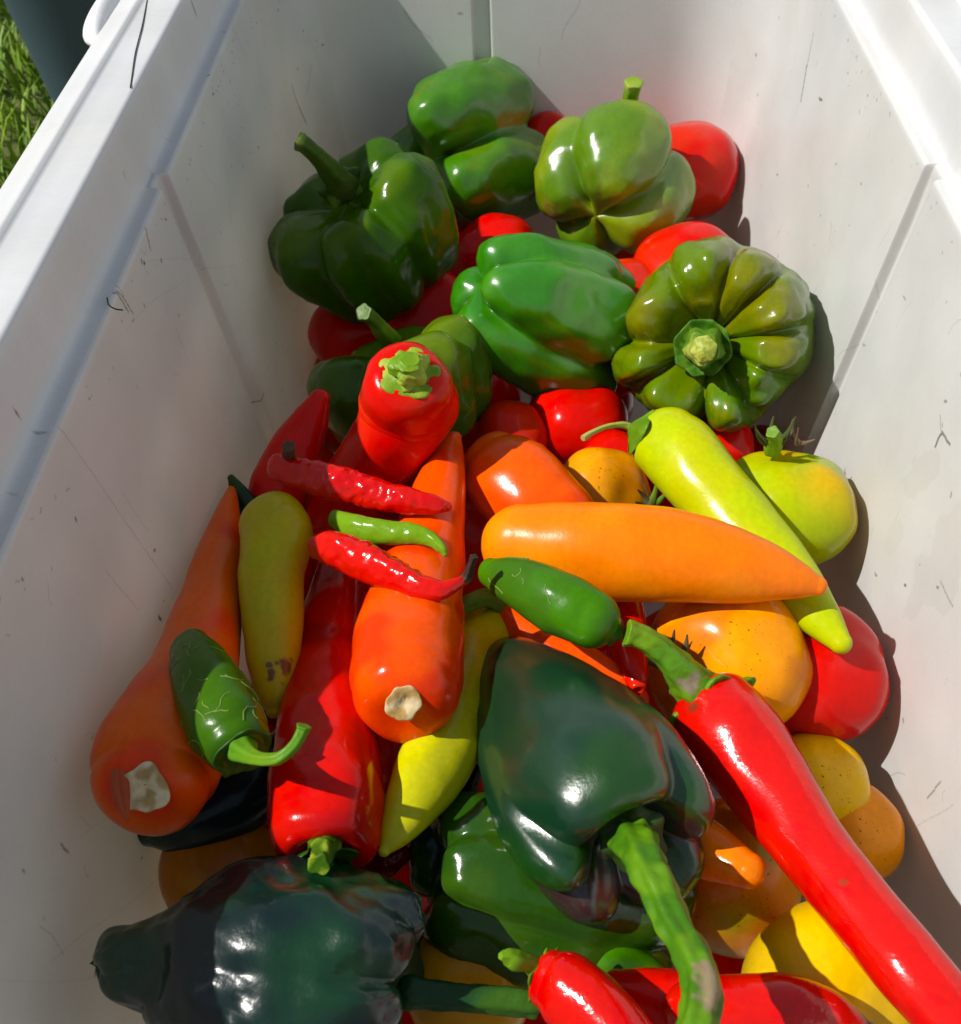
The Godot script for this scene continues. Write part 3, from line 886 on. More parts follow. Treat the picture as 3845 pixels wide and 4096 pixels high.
func build_left() -> void:
	var p: Node3D
	p = long_pepper("long_pepper", "upright red pepper with a pale green broken stub, before the dull green bell pepper", "long pepper", "long peppers", [Vector4(-0.0548, -0.103, -0.3554, 0.0218), Vector4(-0.0575, -0.119, -0.3608, 0.0246), Vector4(-0.0641, -0.132, -0.3542, 0.0212), Vector4(-0.0763, -0.148, -0.3501, 0.019), Vector4(-0.0898, -0.164, -0.3435, 0.0177), Vector4(-0.1025, -0.18, -0.338, 0.015)],
		{"c1": RED, "c2": SCARLET, "t0": 0.2, "cap0": SHALLOW, "k0": 0.9, "amp": 0.03, "bump": 0.06, "bf": 40.0, "seed": 1, "seg": 56})
	var face := (Vector3(-0.0548, -0.103, -0.3554) - Vector3(-0.0575, -0.119, -0.3608)).normalized()
	calyx(p, Vector3(-0.0548, -0.103, -0.3554) + face * 0.0152, face, 0.0143, {"c1": Color(0.34, 0.46, 0.04), "c2": STALK, "n": 5, "spike": 0.08, "rag": 0.12, "droop": 0.13, "cone": 0.3, "thick": 1.2})
	stem(p, [Vector4(-0.0548, -0.103, -0.3554, 0.0002) + Vector4(face.x * 0.014, face.y * 0.014, face.z * 0.014, 0.0090), Vector4(-0.0548, -0.103, -0.3554, 0.0002) + Vector4(face.x * 0.021, face.y * 0.021, face.z * 0.021, 0.0075), Vector4(-0.0549, -0.103, -0.3561, 0.0002) + Vector4(face.x * 0.0245, face.y * 0.0245, face.z * 0.0245, 0.0040)], {"c1": Color(0.36, 0.48, 0.05), "c2": STALK, "wr": 0.3, "k1": 0.5, "bump": 0.35, "bf": 160.0, "amp": 0.12})
	p = long_pepper("long_pepper", "dull red pepper leaning tip up on the left wall above the thin red chilli", "long pepper", "long peppers", [Vector4(-0.1061, -0.136, -0.3844, 0.0054), Vector4(-0.1112, -0.144, -0.3773, 0.0098), Vector4(-0.1189, -0.154, -0.3663, 0.0136), Vector4(-0.1272, -0.166, -0.3515, 0.0158), Vector4(-0.1329, -0.18, -0.3385, 0.0159)],
		{"c1": Color(0.68, 0.008, 0.004), "seed": 2, "cap0": ROUND, "amp": 0.05, "bump": 0.06})
	p = long_pepper("chilli", "thin wrinkled red chilli with a stub of dry stem, lying across the orange red pepper", "chilli", "thin chillies", [Vector4(-0.1148, -0.122, -0.3213, 0.0066), Vector4(-0.1027, -0.121, -0.3155, 0.0077), Vector4(-0.0872, -0.12, -0.309, 0.0081), Vector4(-0.07, -0.121, -0.3038, 0.0074), Vector4(-0.0528, -0.12, -0.2975, 0.0061), Vector4(-0.0397, -0.12, -0.2945, 0.0042), Vector4(-0.0344, -0.121, -0.2944, 0.0023)],
		{"c1": RED, "seed": 3, "amp": 0.07, "wr": 0.09, "wf": 190.0, "bump": 0.13, "bf": 90.0, "rough": 0.15, "spec": 0.5, "mic": 0.4, "rings": 110})
	stem(p, [Vector4(-0.1112, -0.122, -0.3254, 0.0032), Vector4(-0.1089, -0.112, -0.321, 0.0029), Vector4(-0.1078, -0.106, -0.3197, 0.0031)], {"c1": Color(0.10, 0.12, 0.02), "c2": BROWN})
	p = long_pepper("chilli", "small curved bright green chilli between the two red chillies", "chilli", "thin chillies", [Vector4(-0.0842, -0.123, -0.2895, 0.0042), Vector4(-0.075, -0.121, -0.2828, 0.0058), Vector4(-0.0628, -0.119, -0.2782, 0.0055), Vector4(-0.0498, -0.117, -0.2755, 0.0047), Vector4(-0.0405, -0.116, -0.2716, 0.0036), Vector4(-0.0351, -0.116, -0.2663, 0.0022), Vector4(-0.0337, -0.117, -0.2637, 0.0011)],
		{"c1": Color(0.16, 0.32, 0.008), "c2": LEAF, "t0": 0.5, "seed": 4, "amp": 0.06, "wr": 0.08, "wf": 120.0, "bump": 0.08, "rough": 0.2, "mic": 0.4})
	p = long_pepper("chilli", "red chilli with a withered brown stem at its thin right end", "chilli", "thin chillies", [Vector4(-0.0886, -0.118, -0.2698, 0.0058), Vector4(-0.0811, -0.116, -0.2664, 0.008), Vector4(-0.0692, -0.113, -0.2585, 0.0083), Vector4(-0.0559, -0.11, -0.2486, 0.007), Vector4(-0.0434, -0.108, -0.24, 0.0055), Vector4(-0.0338, -0.107, -0.2371, 0.0042), Vector4(-0.0275, -0.106, -0.2394, 0.0027), Vector4(-0.0241, -0.106, -0.2414, 0.0019)],
		{"c1": RED, "seed": 5, "amp": 0.06, "wr": 0.07, "wf": 170.0, "bump": 0.12, "bf": 90.0, "rough": 0.15, "spec": 0.5, "mic": 0.4, "rings": 110})
	stem(p, [Vector4(-0.0245, -0.106, -0.2409, 0.0019), Vector4(-0.0225, -0.103, -0.242, 0.0017), Vector4(-0.021, -0.098, -0.2434, 0.0012), Vector4(-0.0196, -0.094, -0.2441, 0.0014)], {"c1": Color(0.16, 0.11, 0.07), "c2": Color(0.04, 0.03, 0.02), "n": 4, "amp": 0.2, "wr": 0.25})
	p = long_pepper("long_pepper", "long orange red pepper under the thin chillies, cream stem scar at its broad end", "long pepper", "long peppers", [Vector4(-0.0354, -0.148, -0.3654, 0.004), Vector4(-0.0376, -0.148, -0.353, 0.0079), Vector4(-0.0411, -0.144, -0.3228, 0.0131), Vector4(-0.0439, -0.14, -0.2871, 0.0167), Vector4(-0.0466, -0.134, -0.2533, 0.0202), Vector4(-0.0472, -0.127, -0.2247, 0.0225), Vector4(-0.0466, -0.122, -0.2045, 0.0223), Vector4(-0.0465, -0.12, -0.1975, 0.0208)],
		{"c1": EMBER, "c2": Color(0.86, 0.04, 0.002), "t0": 0.05, "cf": 26.0, "seed": 6, "cap1": SHALLOW, "k1": 0.8, "amp": 0.035, "bump": 0.06, "bf": 32.0, "seg": 64, "rings": 70})
	part("stem_scar", cap_leaf(Vector3(-0.0449, -0.1081, -0.1854), Vector3(-0.0448, -0.1073, -0.185) - Vector3(-0.0465, -0.122, -0.2003), 0.0069, p.position, {"c1": CREAM, "c2": Color(0.45, 0.28, 0.09), "cf": 150.0, "spike": 0.0, "lift": 0.0, "rag": 0.3, "droop": 0.05, "cone": -0.3, "thick": 1.4}), skin(0.7, 0.0, 0.9), p, "cream scar left by the stem")
	p = long_pepper("long_pepper", "glossy red pepper with green stub stem, left of the scarred orange red pepper", "long pepper", "long peppers", [Vector4(-0.0886, -0.166, -0.3007, 0.0107), Vector4(-0.0883, -0.162, -0.2742, 0.0134), Vector4(-0.0866, -0.156, -0.2415, 0.0166), Vector4(-0.0822, -0.147, -0.2076, 0.0189), Vector4(-0.0773, -0.136, -0.1785, 0.0204), Vector4(-0.0737, -0.127, -0.1574, 0.0214), Vector4(-0.072, -0.125, -0.1448, 0.0199)],
		{"c1": RED, "c2": CRIMSON, "t0": 0.25, "seed": 7, "cap1": DIMPLE, "k1": 0.85, "amp": 0.045, "bump": 0.05, "n": 4, "bf": 36.0, "seg": 64, "rings": 70, "rough": 0.16})
	fit_calyx(p, Vector4(-0.072, -0.125, -0.1448, 0.0199), Vector4(-0.0737, -0.127, -0.1574, 0.0214), 0.85, 0.5, {"c1": Color(0.04, 0.11, 0.006), "c2": DEEP, "n": 5, "spike": 0.35, "rag": 0.12})
	stem(p, [Vector4(-0.0713, -0.122, -0.1412, 0.0065), Vector4(-0.0697, -0.115, -0.1346, 0.0049), Vector4(-0.0687, -0.109, -0.1279, 0.0036), Vector4(-0.0685, -0.106, -0.1243, 0.0037)], {"c1": Color(0.05, 0.13, 0.006), "c2": Color(0.26, 0.36, 0.02), "t0": 0.2, "cf": 120.0, "wr": 0.2, "bump": 0.3, "bf": 160.0})
	p = long_pepper("long_pepper", "long orange pepper against the left wall, swollen end torn round its stem scar", "long pepper", "long peppers", [Vector4(-0.1495, -0.156, -0.3384, 0.0024), Vector4(-0.148, -0.154, -0.325, 0.0052), Vector4(-0.1443, -0.148, -0.2918, 0.0103), Vector4(-0.1394, -0.14, -0.2503, 0.0146), Vector4(-0.1352, -0.129, -0.2117, 0.0181), Vector4(-0.1342, -0.118, -0.18, 0.0226), Vector4(-0.133, -0.112, -0.1623, 0.0233), Vector4(-0.1326, -0.11, -0.1553, 0.0205)],
		{"c1": Color(0.82, 0.115, 0.003), "c2": Color(0.80, 0.05, 0.003), "t0": 0.25, "cf": 20.0, "seed": 8, "cap1": SHALLOW, "k1": 0.8, "amp": 0.03, "bump": 0.05, "bf": 30.0, "seg": 64, "rings": 70, "rough": 0.28})
	part("stem_scar", cap_leaf(Vector3(-0.1291, -0.0946, -0.1455), Vector3(-0.1288, -0.094, -0.1452) - Vector3(-0.1326, -0.111, -0.1602), 0.0082, p.position, {"c1": Color(0.75, 0.62, 0.38), "c2": Color(0.45, 0.30, 0.12), "cf": 130.0, "spike": 0.0, "lift": 0.0, "rag": 0.3, "droop": 0.05, "cone": -0.25, "thick": 1.4}), skin(0.75, 0.0, 0.9), p, "cream scar left by the stem")
	part("torn_flap", tube([Vector4(-0.1419, -0.0945, -0.1558, 0.0009), Vector4(-0.1381, -0.0925, -0.1503, 0.0017), Vector4(-0.1359, -0.092, -0.1444, 0.0021), Vector4(-0.1335, -0.0925, -0.1387, 0.0014), Vector4(-0.132, -0.0935, -0.1356, 0.0007)], p.position, {"c1": Color(0.30, 0.04, 0.004), "c2": Color(0.42, 0.07, 0.02), "n": 2, "amp": 0.5, "twist": 20.0, "bump": 0.2, "bf": 120.0, "seg": 20, "rings": 24}), skin(0.5, 0.0, 0.5), p, "torn skin beside the scar")
	p = long_pepper("long_pepper", "yellow green pepper with brown rot scars near its tip, in the left shade", "long pepper", "long peppers", [Vector4(-0.1154, -0.132, -0.2939, 0.0158), Vector4(-0.1123, -0.132, -0.2846, 0.0165), Vector4(-0.1125, -0.134, -0.2683, 0.0148), Vector4(-0.1088, -0.136, -0.2444, 0.0134), Vector4(-0.1056, -0.139, -0.2228, 0.0109), Vector4(-0.1041, -0.142, -0.2096, 0.0073), Vector4(-0.1035, -0.144, -0.2035, 0.0032)],
		{"c1": Color(0.47, 0.47, 0.005), "c2": Color(0.50, 0.42, 0.005), "seed": 9, "amp": 0.03, "bump": 0.06, "bf": 34.0, "rough": 0.3, "seg": 80, "rings": 130,
		"spots": [[Vector3(-0.1047, -0.1306, -0.2169), 0.0016, Color(0.16, 0.10, 0.05)], [Vector3(-0.104, -0.1306, -0.2142), 0.0022, Color(0.16, 0.10, 0.05)], [Vector3(-0.104, -0.1306, -0.2113), 0.0026, Color(0.16, 0.10, 0.05)], [Vector3(-0.1025, -0.1307, -0.2087), 0.0032, Color(0.16, 0.10, 0.05)], [Vector3(-0.1025, -0.1307, -0.2058), 0.0034, Color(0.16, 0.10, 0.05)], [Vector3(-0.102, -0.1307, -0.2029), 0.0030, Color(0.16, 0.10, 0.05)], [Vector3(-0.102, -0.1306, -0.2006), 0.0020, Color(0.16, 0.10, 0.05)], [Vector3(-0.0995, -0.1319, -0.2238), 0.0020, Color(0.20, 0.085, 0.02)], [Vector3(-0.0991, -0.1319, -0.2207), 0.0028, Color(0.20, 0.085, 0.02)], [Vector3(-0.0986, -0.1319, -0.2177), 0.0034, Color(0.20, 0.085, 0.02)], [Vector3(-0.0976, -0.1323, -0.2148), 0.0036, Color(0.20, 0.085, 0.02)], [Vector3(-0.097, -0.1324, -0.2117), 0.0036, Color(0.20, 0.085, 0.02)], [Vector3(-0.0969, -0.1322, -0.2086), 0.0030, Color(0.20, 0.085, 0.02)], [Vector3(-0.0958, -0.1328, -0.2065), 0.0020, Color(0.20, 0.085, 0.02)], [Vector3(-0.1035, -0.1298, -0.224), 0.0012, Color(0.2, 0.14, 0.03)], [Vector3(-0.1018, -0.1302, -0.2209), 0.0012, Color(0.2, 0.14, 0.03)], [Vector3(-0.1019, -0.13, -0.2176), 0.0012, Color(0.2, 0.14, 0.03)], [Vector3(-0.1002, -0.1305, -0.2156), 0.0012, Color(0.2, 0.14, 0.03)], [Vector3(-0.1046, -0.1297, -0.2269), 0.0012, Color(0.2, 0.14, 0.03)], [Vector3(-0.1026, -0.1307, -0.2354), 0.0012, Color(0.2, 0.14, 0.03)]]})
	p = long_pepper("jalapeno", "stubby dark green chilli with pale cracks and hooked stem, on the orange pepper", "chilli", "stubby green chillies", [Vector4(-0.129, -0.106, -0.2086, 0.0084), Vector4(-0.1232, -0.103, -0.199, 0.0109), Vector4(-0.1138, -0.098, -0.1837, 0.0132), Vector4(-0.1049, -0.094, -0.1699, 0.0138), Vector4(-0.1, -0.093, -0.1624, 0.0118)],
		{"c1": Color(0.04, 0.125, 0.003), "c2": DEEP, "t0": 0.3, "seed": 10, "amp": 0.03, "bump": 0.05, "rough": 0.25, "seg": 56, "cap1": DIMPLE, "k1": 0.8})
	crackle(p, [Vector3(-0.129, -0.106, -0.2086), Vector3(-0.1138, -0.098, -0.1837), Vector3(-0.1, -0.093, -0.1624)], [42.0, 70.0, 68.0], 26, 3)
	fit_calyx(p, Vector4(-0.1, -0.093, -0.1624, 0.0118), Vector4(-0.1049, -0.094, -0.1699, 0.0138), 0.8, 0.86, {"c1": Color(0.03, 0.09, 0.004), "c2": DEEP, "n": 5, "spike": 0.12, "rag": 0.12})
	stem(p, [Vector4(-0.0972, -0.089, -0.1583, 0.0053), Vector4(-0.0928, -0.083, -0.1529, 0.0034), Vector4(-0.0863, -0.078, -0.1481, 0.0022), Vector4(-0.0793, -0.074, -0.1464, 0.002), Vector4(-0.0744, -0.072, -0.1497, 0.002), Vector4(-0.0722, -0.071, -0.1543, 0.002), Vector4(-0.0716, -0.07, -0.1556, 0.0025)], {"c1": Color(0.10, 0.26, 0.012), "c2": STALK, "rings": 40})
	p = long_pepper("long_pepper", "dark green pepper tip poking up beside the orange pepper's point at the left wall", "long pepper", "long peppers", [Vector4(-0.1505, -0.154, -0.3452, 0.0019), Vector4(-0.147, -0.158, -0.3402, 0.0043), Vector4(-0.1413, -0.164, -0.3336, 0.0064), Vector4(-0.1332, -0.174, -0.3228, 0.009)], {"c1": DEEP, "c2": BOTTLE, "seed": 11})
	p = long_pepper("long_pepper", "blackish green pepper deep in the shadow under the swollen orange pepper", "long pepper", "long peppers", [Vector4(-0.153, -0.17, -0.1683, 0.0106), Vector4(-0.1341, -0.165, -0.1662, 0.0129), Vector4(-0.1162, -0.163, -0.1752, 0.0139), Vector4(-0.1005, -0.166, -0.1939, 0.0131), Vector4(-0.0932, -0.172, -0.2143, 0.0091)], {"c1": NAVY_GREEN, "c2": BOTTLE, "seed": 12})
	p = tomato("ochre tomato in shadow at the left wall, beside the snouted dark pepper", Vector3(-0.1236, -0.185, -0.1529), Vector3(0.2, 0.9, 0.2), 0.0265, {"c1": Color(0.55, 0.24, 0.005), "c2": Color(0.46, 0.15, 0.004), "seed": 14})

# a calyx seated in the dimpled end of a pepper: end and prev are the last two points of its spine
func fit_calyx(t: Node3D, end: Vector4, prev: Vector4, k: float, share: float, o: Dictionary) -> void:
	var dir := Vector3(end.x - prev.x, end.y - prev.y, end.z - prev.z).normalized()
	var rim := 0.0
	for i in DIMPLE.size() - 1:
		if share <= DIMPLE[i][0] and share >= DIMPLE[i + 1][0]:
			rim = DIMPLE[i][1]
	var q := {"droop": (0.42 * k - rim * k - 0.07) / share, "cone": 0.3}
	q.merge(o, true)
	calyx(t, Vector3(end.x, end.y, end.z) + dir * end.w * (0.42 * k + 0.06), dir, end.w * share, q)

# pale cork cracks: thin raised threads on a pepper's skin
func crackle(t: Node3D, line: Array, px: Array, count: int, seed_: int) -> void:
	var r := RandomNumberGenerator.new()
	r.seed = seed_
	var rad := [0.0, 0.0, 0.0]
	var body: MeshInstance3D = t.get_node("body")
	var verts: PackedVector3Array = body.mesh.surface_get_arrays(0)[Mesh.ARRAY_VERTEX]
	var norms: PackedVector3Array = body.mesh.surface_get_arrays(0)[Mesh.ARRAY_NORMAL]
	var eye := Vector3(0, 0.2125, 0) - t.position
	var made := 0
	var tries := 0
	while made < count and tries < 4000:
		tries += 1
		var k = r.randi_range(60 * 12, verts.size() - 60 * 14)
		if norms[k].y < 0.15:
			continue
		var pts := []
		var at := verts[k]
		var dir: Vector3 = ((line[2] - line[0]).normalized() + 0.5 * Vector3(r.randf_range(-1, 1), r.randf_range(-1, 1), r.randf_range(-1, 1))).normalized()
		for i in r.randi_range(3, 9):
			var best := -1
			var bd := 1.0
			for j in range(0, verts.size()):
				var d = verts[j].distance_squared_to(at)
				if d < bd:
					bd = d
					best = j
			var nrm: Vector3 = norms[best]
			at = at - nrm * nrm.dot(at - verts[best])
			pts.append(Vector4(at.x, at.y, at.z, 0.00013 if i > 0 else 0.00006))
			dir = (dir - nrm * dir.dot(nrm) + 1.1 * nrm.cross(dir) * r.randf_range(-1, 1)).normalized()
			at += dir * r.randf_range(0.0009, 0.0020)
		part("skin_crack", tube(pts, Vector3.ZERO, {"c1": Color(0.15, 0.24, 0.04), "seg": 5, "rings": 7, "cap0": FLAT, "cap1": FLAT}), skin(0.6, 0.0, 0.1), t)
		made += 1

func build_middle() -> void:
	var p: Node3D
	p = long_pepper("long_pepper", "big smooth orange pepper lying level across the middle, pointed end at the right", "long pepper", "long peppers", [Vector4(-0.001, -0.131, -0.2801, 0.0181), Vector4(0.01, -0.13, -0.2776, 0.0198), Vector4(0.0258, -0.128, -0.2743, 0.021), Vector4(0.0482, -0.127, -0.2718, 0.0212), Vector4(0.0745, -0.127, -0.2677, 0.0193), Vector4(0.0983, -0.128, -0.2628, 0.0147), Vector4(0.1164, -0.13, -0.258, 0.0084), Vector4(0.1251, -0.131, -0.2556, 0.0044)],
		{"c1": ORANGE, "c2": Color(0.92, 0.25, 0.002), "t0": 0.1, "cf": 14.0, "seed": 21, "amp": 0.025, "bump": 0.045, "bf": 26.0, "seg": 64, "rings": 80, "rough": 0.3})
	p = long_pepper("long_pepper", "long lime yellow pepper with a thin dry stem, tip on the red tomato", "long pepper", "long peppers", [Vector4(0.0734, -0.144, -0.3552, 0.0183), Vector4(0.0798, -0.144, -0.3457, 0.019), Vector4(0.0892, -0.146, -0.3274, 0.0181), Vector4(0.1037, -0.15, -0.3042, 0.0176), Vector4(0.1187, -0.152, -0.2779, 0.0147), Vector4(0.1301, -0.152, -0.254, 0.0096), Vector4(0.1366, -0.152, -0.2404, 0.0049)],
		{"c1": LIME, "c2": Color(0.50, 0.53, 0.002), "seed": 22, "amp": 0.03, "bump": 0.05, "bf": 28.0, "seg": 56, "rings": 70, "rough": 0.22})
	calyx(p, Vector3(0.0561, -0.138, -0.3606), Vector3(0.0512, -0.136, -0.3639) - Vector3(0.0719, -0.144, -0.3553), 0.012, {"c1": STALK, "c2": LEAF, "n": 5, "spike": 0.25, "droop": 0.4})
	stem(p, [Vector4(0.0589, -0.14, -0.3589, 0.0034), Vector4(0.0523, -0.136, -0.3609, 0.0018), Vector4(0.0427, -0.132, -0.3562, 0.0013), Vector4(0.0346, -0.13, -0.35, 0.0013), Vector4(0.0298, -0.129, -0.3451, 0.0015)], {"c1": Color(0.42, 0.40, 0.12), "c2": STALK_PALE})
	p = long_pepper("jalapeno", "stubby green chilli lying across the big orange pepper's near edge", "chilli", "stubby green chillies", [Vector4(-0.0129, -0.118, -0.2542, 0.0065), Vector4(-0.0058, -0.115, -0.2486, 0.0094), Vector4(0.0047, -0.112, -0.2404, 0.0116), Vector4(0.0163, -0.11, -0.2316, 0.0128), Vector4(0.0264, -0.11, -0.225, 0.0118)],
		{"c1": Color(0.045, 0.14, 0.006), "c2": GREEN, "t0": 0.1, "seed": 23, "amp": 0.03, "bump": 0.06, "rough": 0.24, "seg": 52})
	crackle(p, [Vector3(-0.0129, -0.118, -0.2542), Vector3(0.0169, -0.11, -0.2314), Vector3(0.0297, -0.11, -0.2225)], [30.0, 60.0, 54.0], 8, 6)
	calyx(p, Vector3(0.0372, -0.112, -0.218), Vector3(0.0421, -0.11, -0.2138) - Vector3(0.0297, -0.11, -0.2225), 0.0054, {"c1": Color(0.05, 0.12, 0.01), "c2": DEEP, "n": 5})
	p = long_pepper("long_pepper", "glossy orange red pepper beside the point of the long orange red one", "long pepper", "long peppers", [Vector4(-0.0143, -0.162, -0.3606, 0.0163), Vector4(-0.008, -0.16, -0.3493, 0.0219), Vector4(0.0012, -0.16, -0.3365, 0.0231), Vector4(0.0165, -0.163, -0.3216, 0.0206), Vector4(0.0318, -0.17, -0.3138, 0.0155)],
		{"c1": Color(0.90, 0.10, 0.002), "c2": Color(0.86, 0.06, 0.002), "t0": 0.2, "seed": 24, "amp": 0.06, "bump": 0.07, "bf": 30.0, "rough": 0.22})
	p = long_pepper("long_pepper", "small red pepper pointing down, between stubby green chilli and dried tomato calyx", "long pepper", "long peppers", [Vector4(0.0432, -0.162, -0.2819, 0.0097), Vector4(0.0448, -0.16, -0.2626, 0.0099), Vector4(0.046, -0.156, -0.2405, 0.0082), Vector4(0.047, -0.152, -0.2236, 0.0053), Vector4(0.0473, -0.151, -0.2187, 0.0037)],
		{"c1": RED, "c2": SCARLET, "seed": 25, "cap1": DIMPLE, "k1": 1.1, "amp": 0.05})
	p = long_pepper("long_pepper", "orange red pepper with a green stem, showing under the stubby green chilli", "long pepper", "long peppers", [Vector4(-0.0102, -0.158, -0.2618, 0.0057), Vector4(0.0026, -0.159, -0.2482, 0.0097), Vector4(0.0206, -0.16, -0.2352, 0.0114), Vector4(0.038, -0.162, -0.2246, 0.0098), Vector4(0.0467, -0.164, -0.2194, 0.0067)],
		{"c1": SCARLET, "c2": EMBER, "seed": 26, "amp": 0.04})
	stem(p, [Vector4(-0.0108, -0.154, -0.2624, 0.0038), Vector4(-0.0169, -0.148, -0.2627, 0.0042), Vector4(-0.023, -0.146, -0.2596, 0.0039), Vector4(-0.0294, -0.146, -0.2557, 0.0037)], {"c1": Color(0.10, 0.22, 0.015), "c2": LEAF})
	p = long_pepper("long_pepper", "yellow green pepper lying under the scarred orange red pepper, its point bottom left", "long pepper", "long peppers", [Vector4(-0.0116, -0.166, -0.266, 0.0116), Vector4(-0.0196, -0.164, -0.2462, 0.0154), Vector4(-0.0283, -0.154, -0.2114, 0.0165), Vector4(-0.0356, -0.142, -0.1794, 0.0145), Vector4(-0.0428, -0.135, -0.1591, 0.0108), Vector4(-0.0482, -0.132, -0.1459, 0.006), Vector4(-0.0511, -0.131, -0.1394, 0.0022)],
		{"c1": Color(0.60, 0.60, 0.004), "c2": Color(0.52, 0.50, 0.004), "seed": 27, "amp": 0.03, "bump": 0.05, "rough": 0.2, "seg": 52})

	var t: Node3D
	t = tomato("yellow tomato ripening from green, dried calyx on top, against the right wall", Vector3(0.1354, -0.178, -0.3403), Vector3(0.0, 0.86, -0.5), 0.0367, {"c1": Color(0.38, 0.47, 0.003), "c2": Color(0.66, 0.42, 0.003), "cf": 15.0, "t0": 0.1, "seed": 31, "amp": 0.04, "n": 5, "sq": 0.86})
	sepals(t, Vector3(0.1247, -0.142, -0.35), Vector3(0.0, 0.86, -0.5), 0.0158, 6, 0.75, 5, {"c1": Color(0.05, 0.10, 0.012), "c2": Color(0.07, 0.08, 0.02)})
	stem(t, [Vector4(0.1252, -0.144, -0.3505, 0.0044), Vector4(0.1238, -0.132, -0.3464, 0.0033), Vector4(0.1209, -0.126, -0.3446, 0.0032)], {"c1": LEAF, "c2": STALK})
	sepals(t, Vector3(0.138, -0.146, -0.3559), Vector3(0.5, 0.8, -0.2), 0.0118, 3, 0.9, 15, {"c1": Color(0.16, 0.10, 0.06), "c2": Color(0.10, 0.06, 0.03)})
	t = tomato("large speckled orange tomato under the big orange pepper's near edge", Vector3(0.0913, -0.175, -0.2465), Vector3(-0.59, 0.59, 0.51), 0.0376, {"c1": AMBER, "c2": Color(0.72, 0.20, 0.004), "seed": 32, "specks": 1.0, "sq": 0.9})
	sepals(t, Vector3(0.0642, -0.152, -0.2299), Vector3(-0.45, 0.8, 0.3), 0.0158, 5, 0.55, 8, {"c1": Color(0.10, 0.12, 0.03), "c2": Color(0.13, 0.09, 0.04)})
	t = tomato("large red tomato under the lime pepper's tip at the right wall", Vector3(0.1342, -0.192, -0.253), Vector3(0.3, 0.9, -0.2), 0.0367, {"c1": Color(0.66, 0.012, 0.008), "c2": RED, "seed": 33})
	t = tomato("orange yellow tomato with a few dark specks, partly behind the lime pepper's head", Vector3(0.0436, -0.185, -0.3576), Vector3(0.5, 0.6, 0.5), 0.0267, {"c1": AMBER, "c2": Color(0.68, 0.27, 0.005), "seed": 34, "specks": 1.0, "amp": 0.04})
	sepals(t, Vector3(0.0624, -0.16, -0.3268), Vector3(0.35, 0.8, 0.4), 0.0149, 6, 0.5, 12)

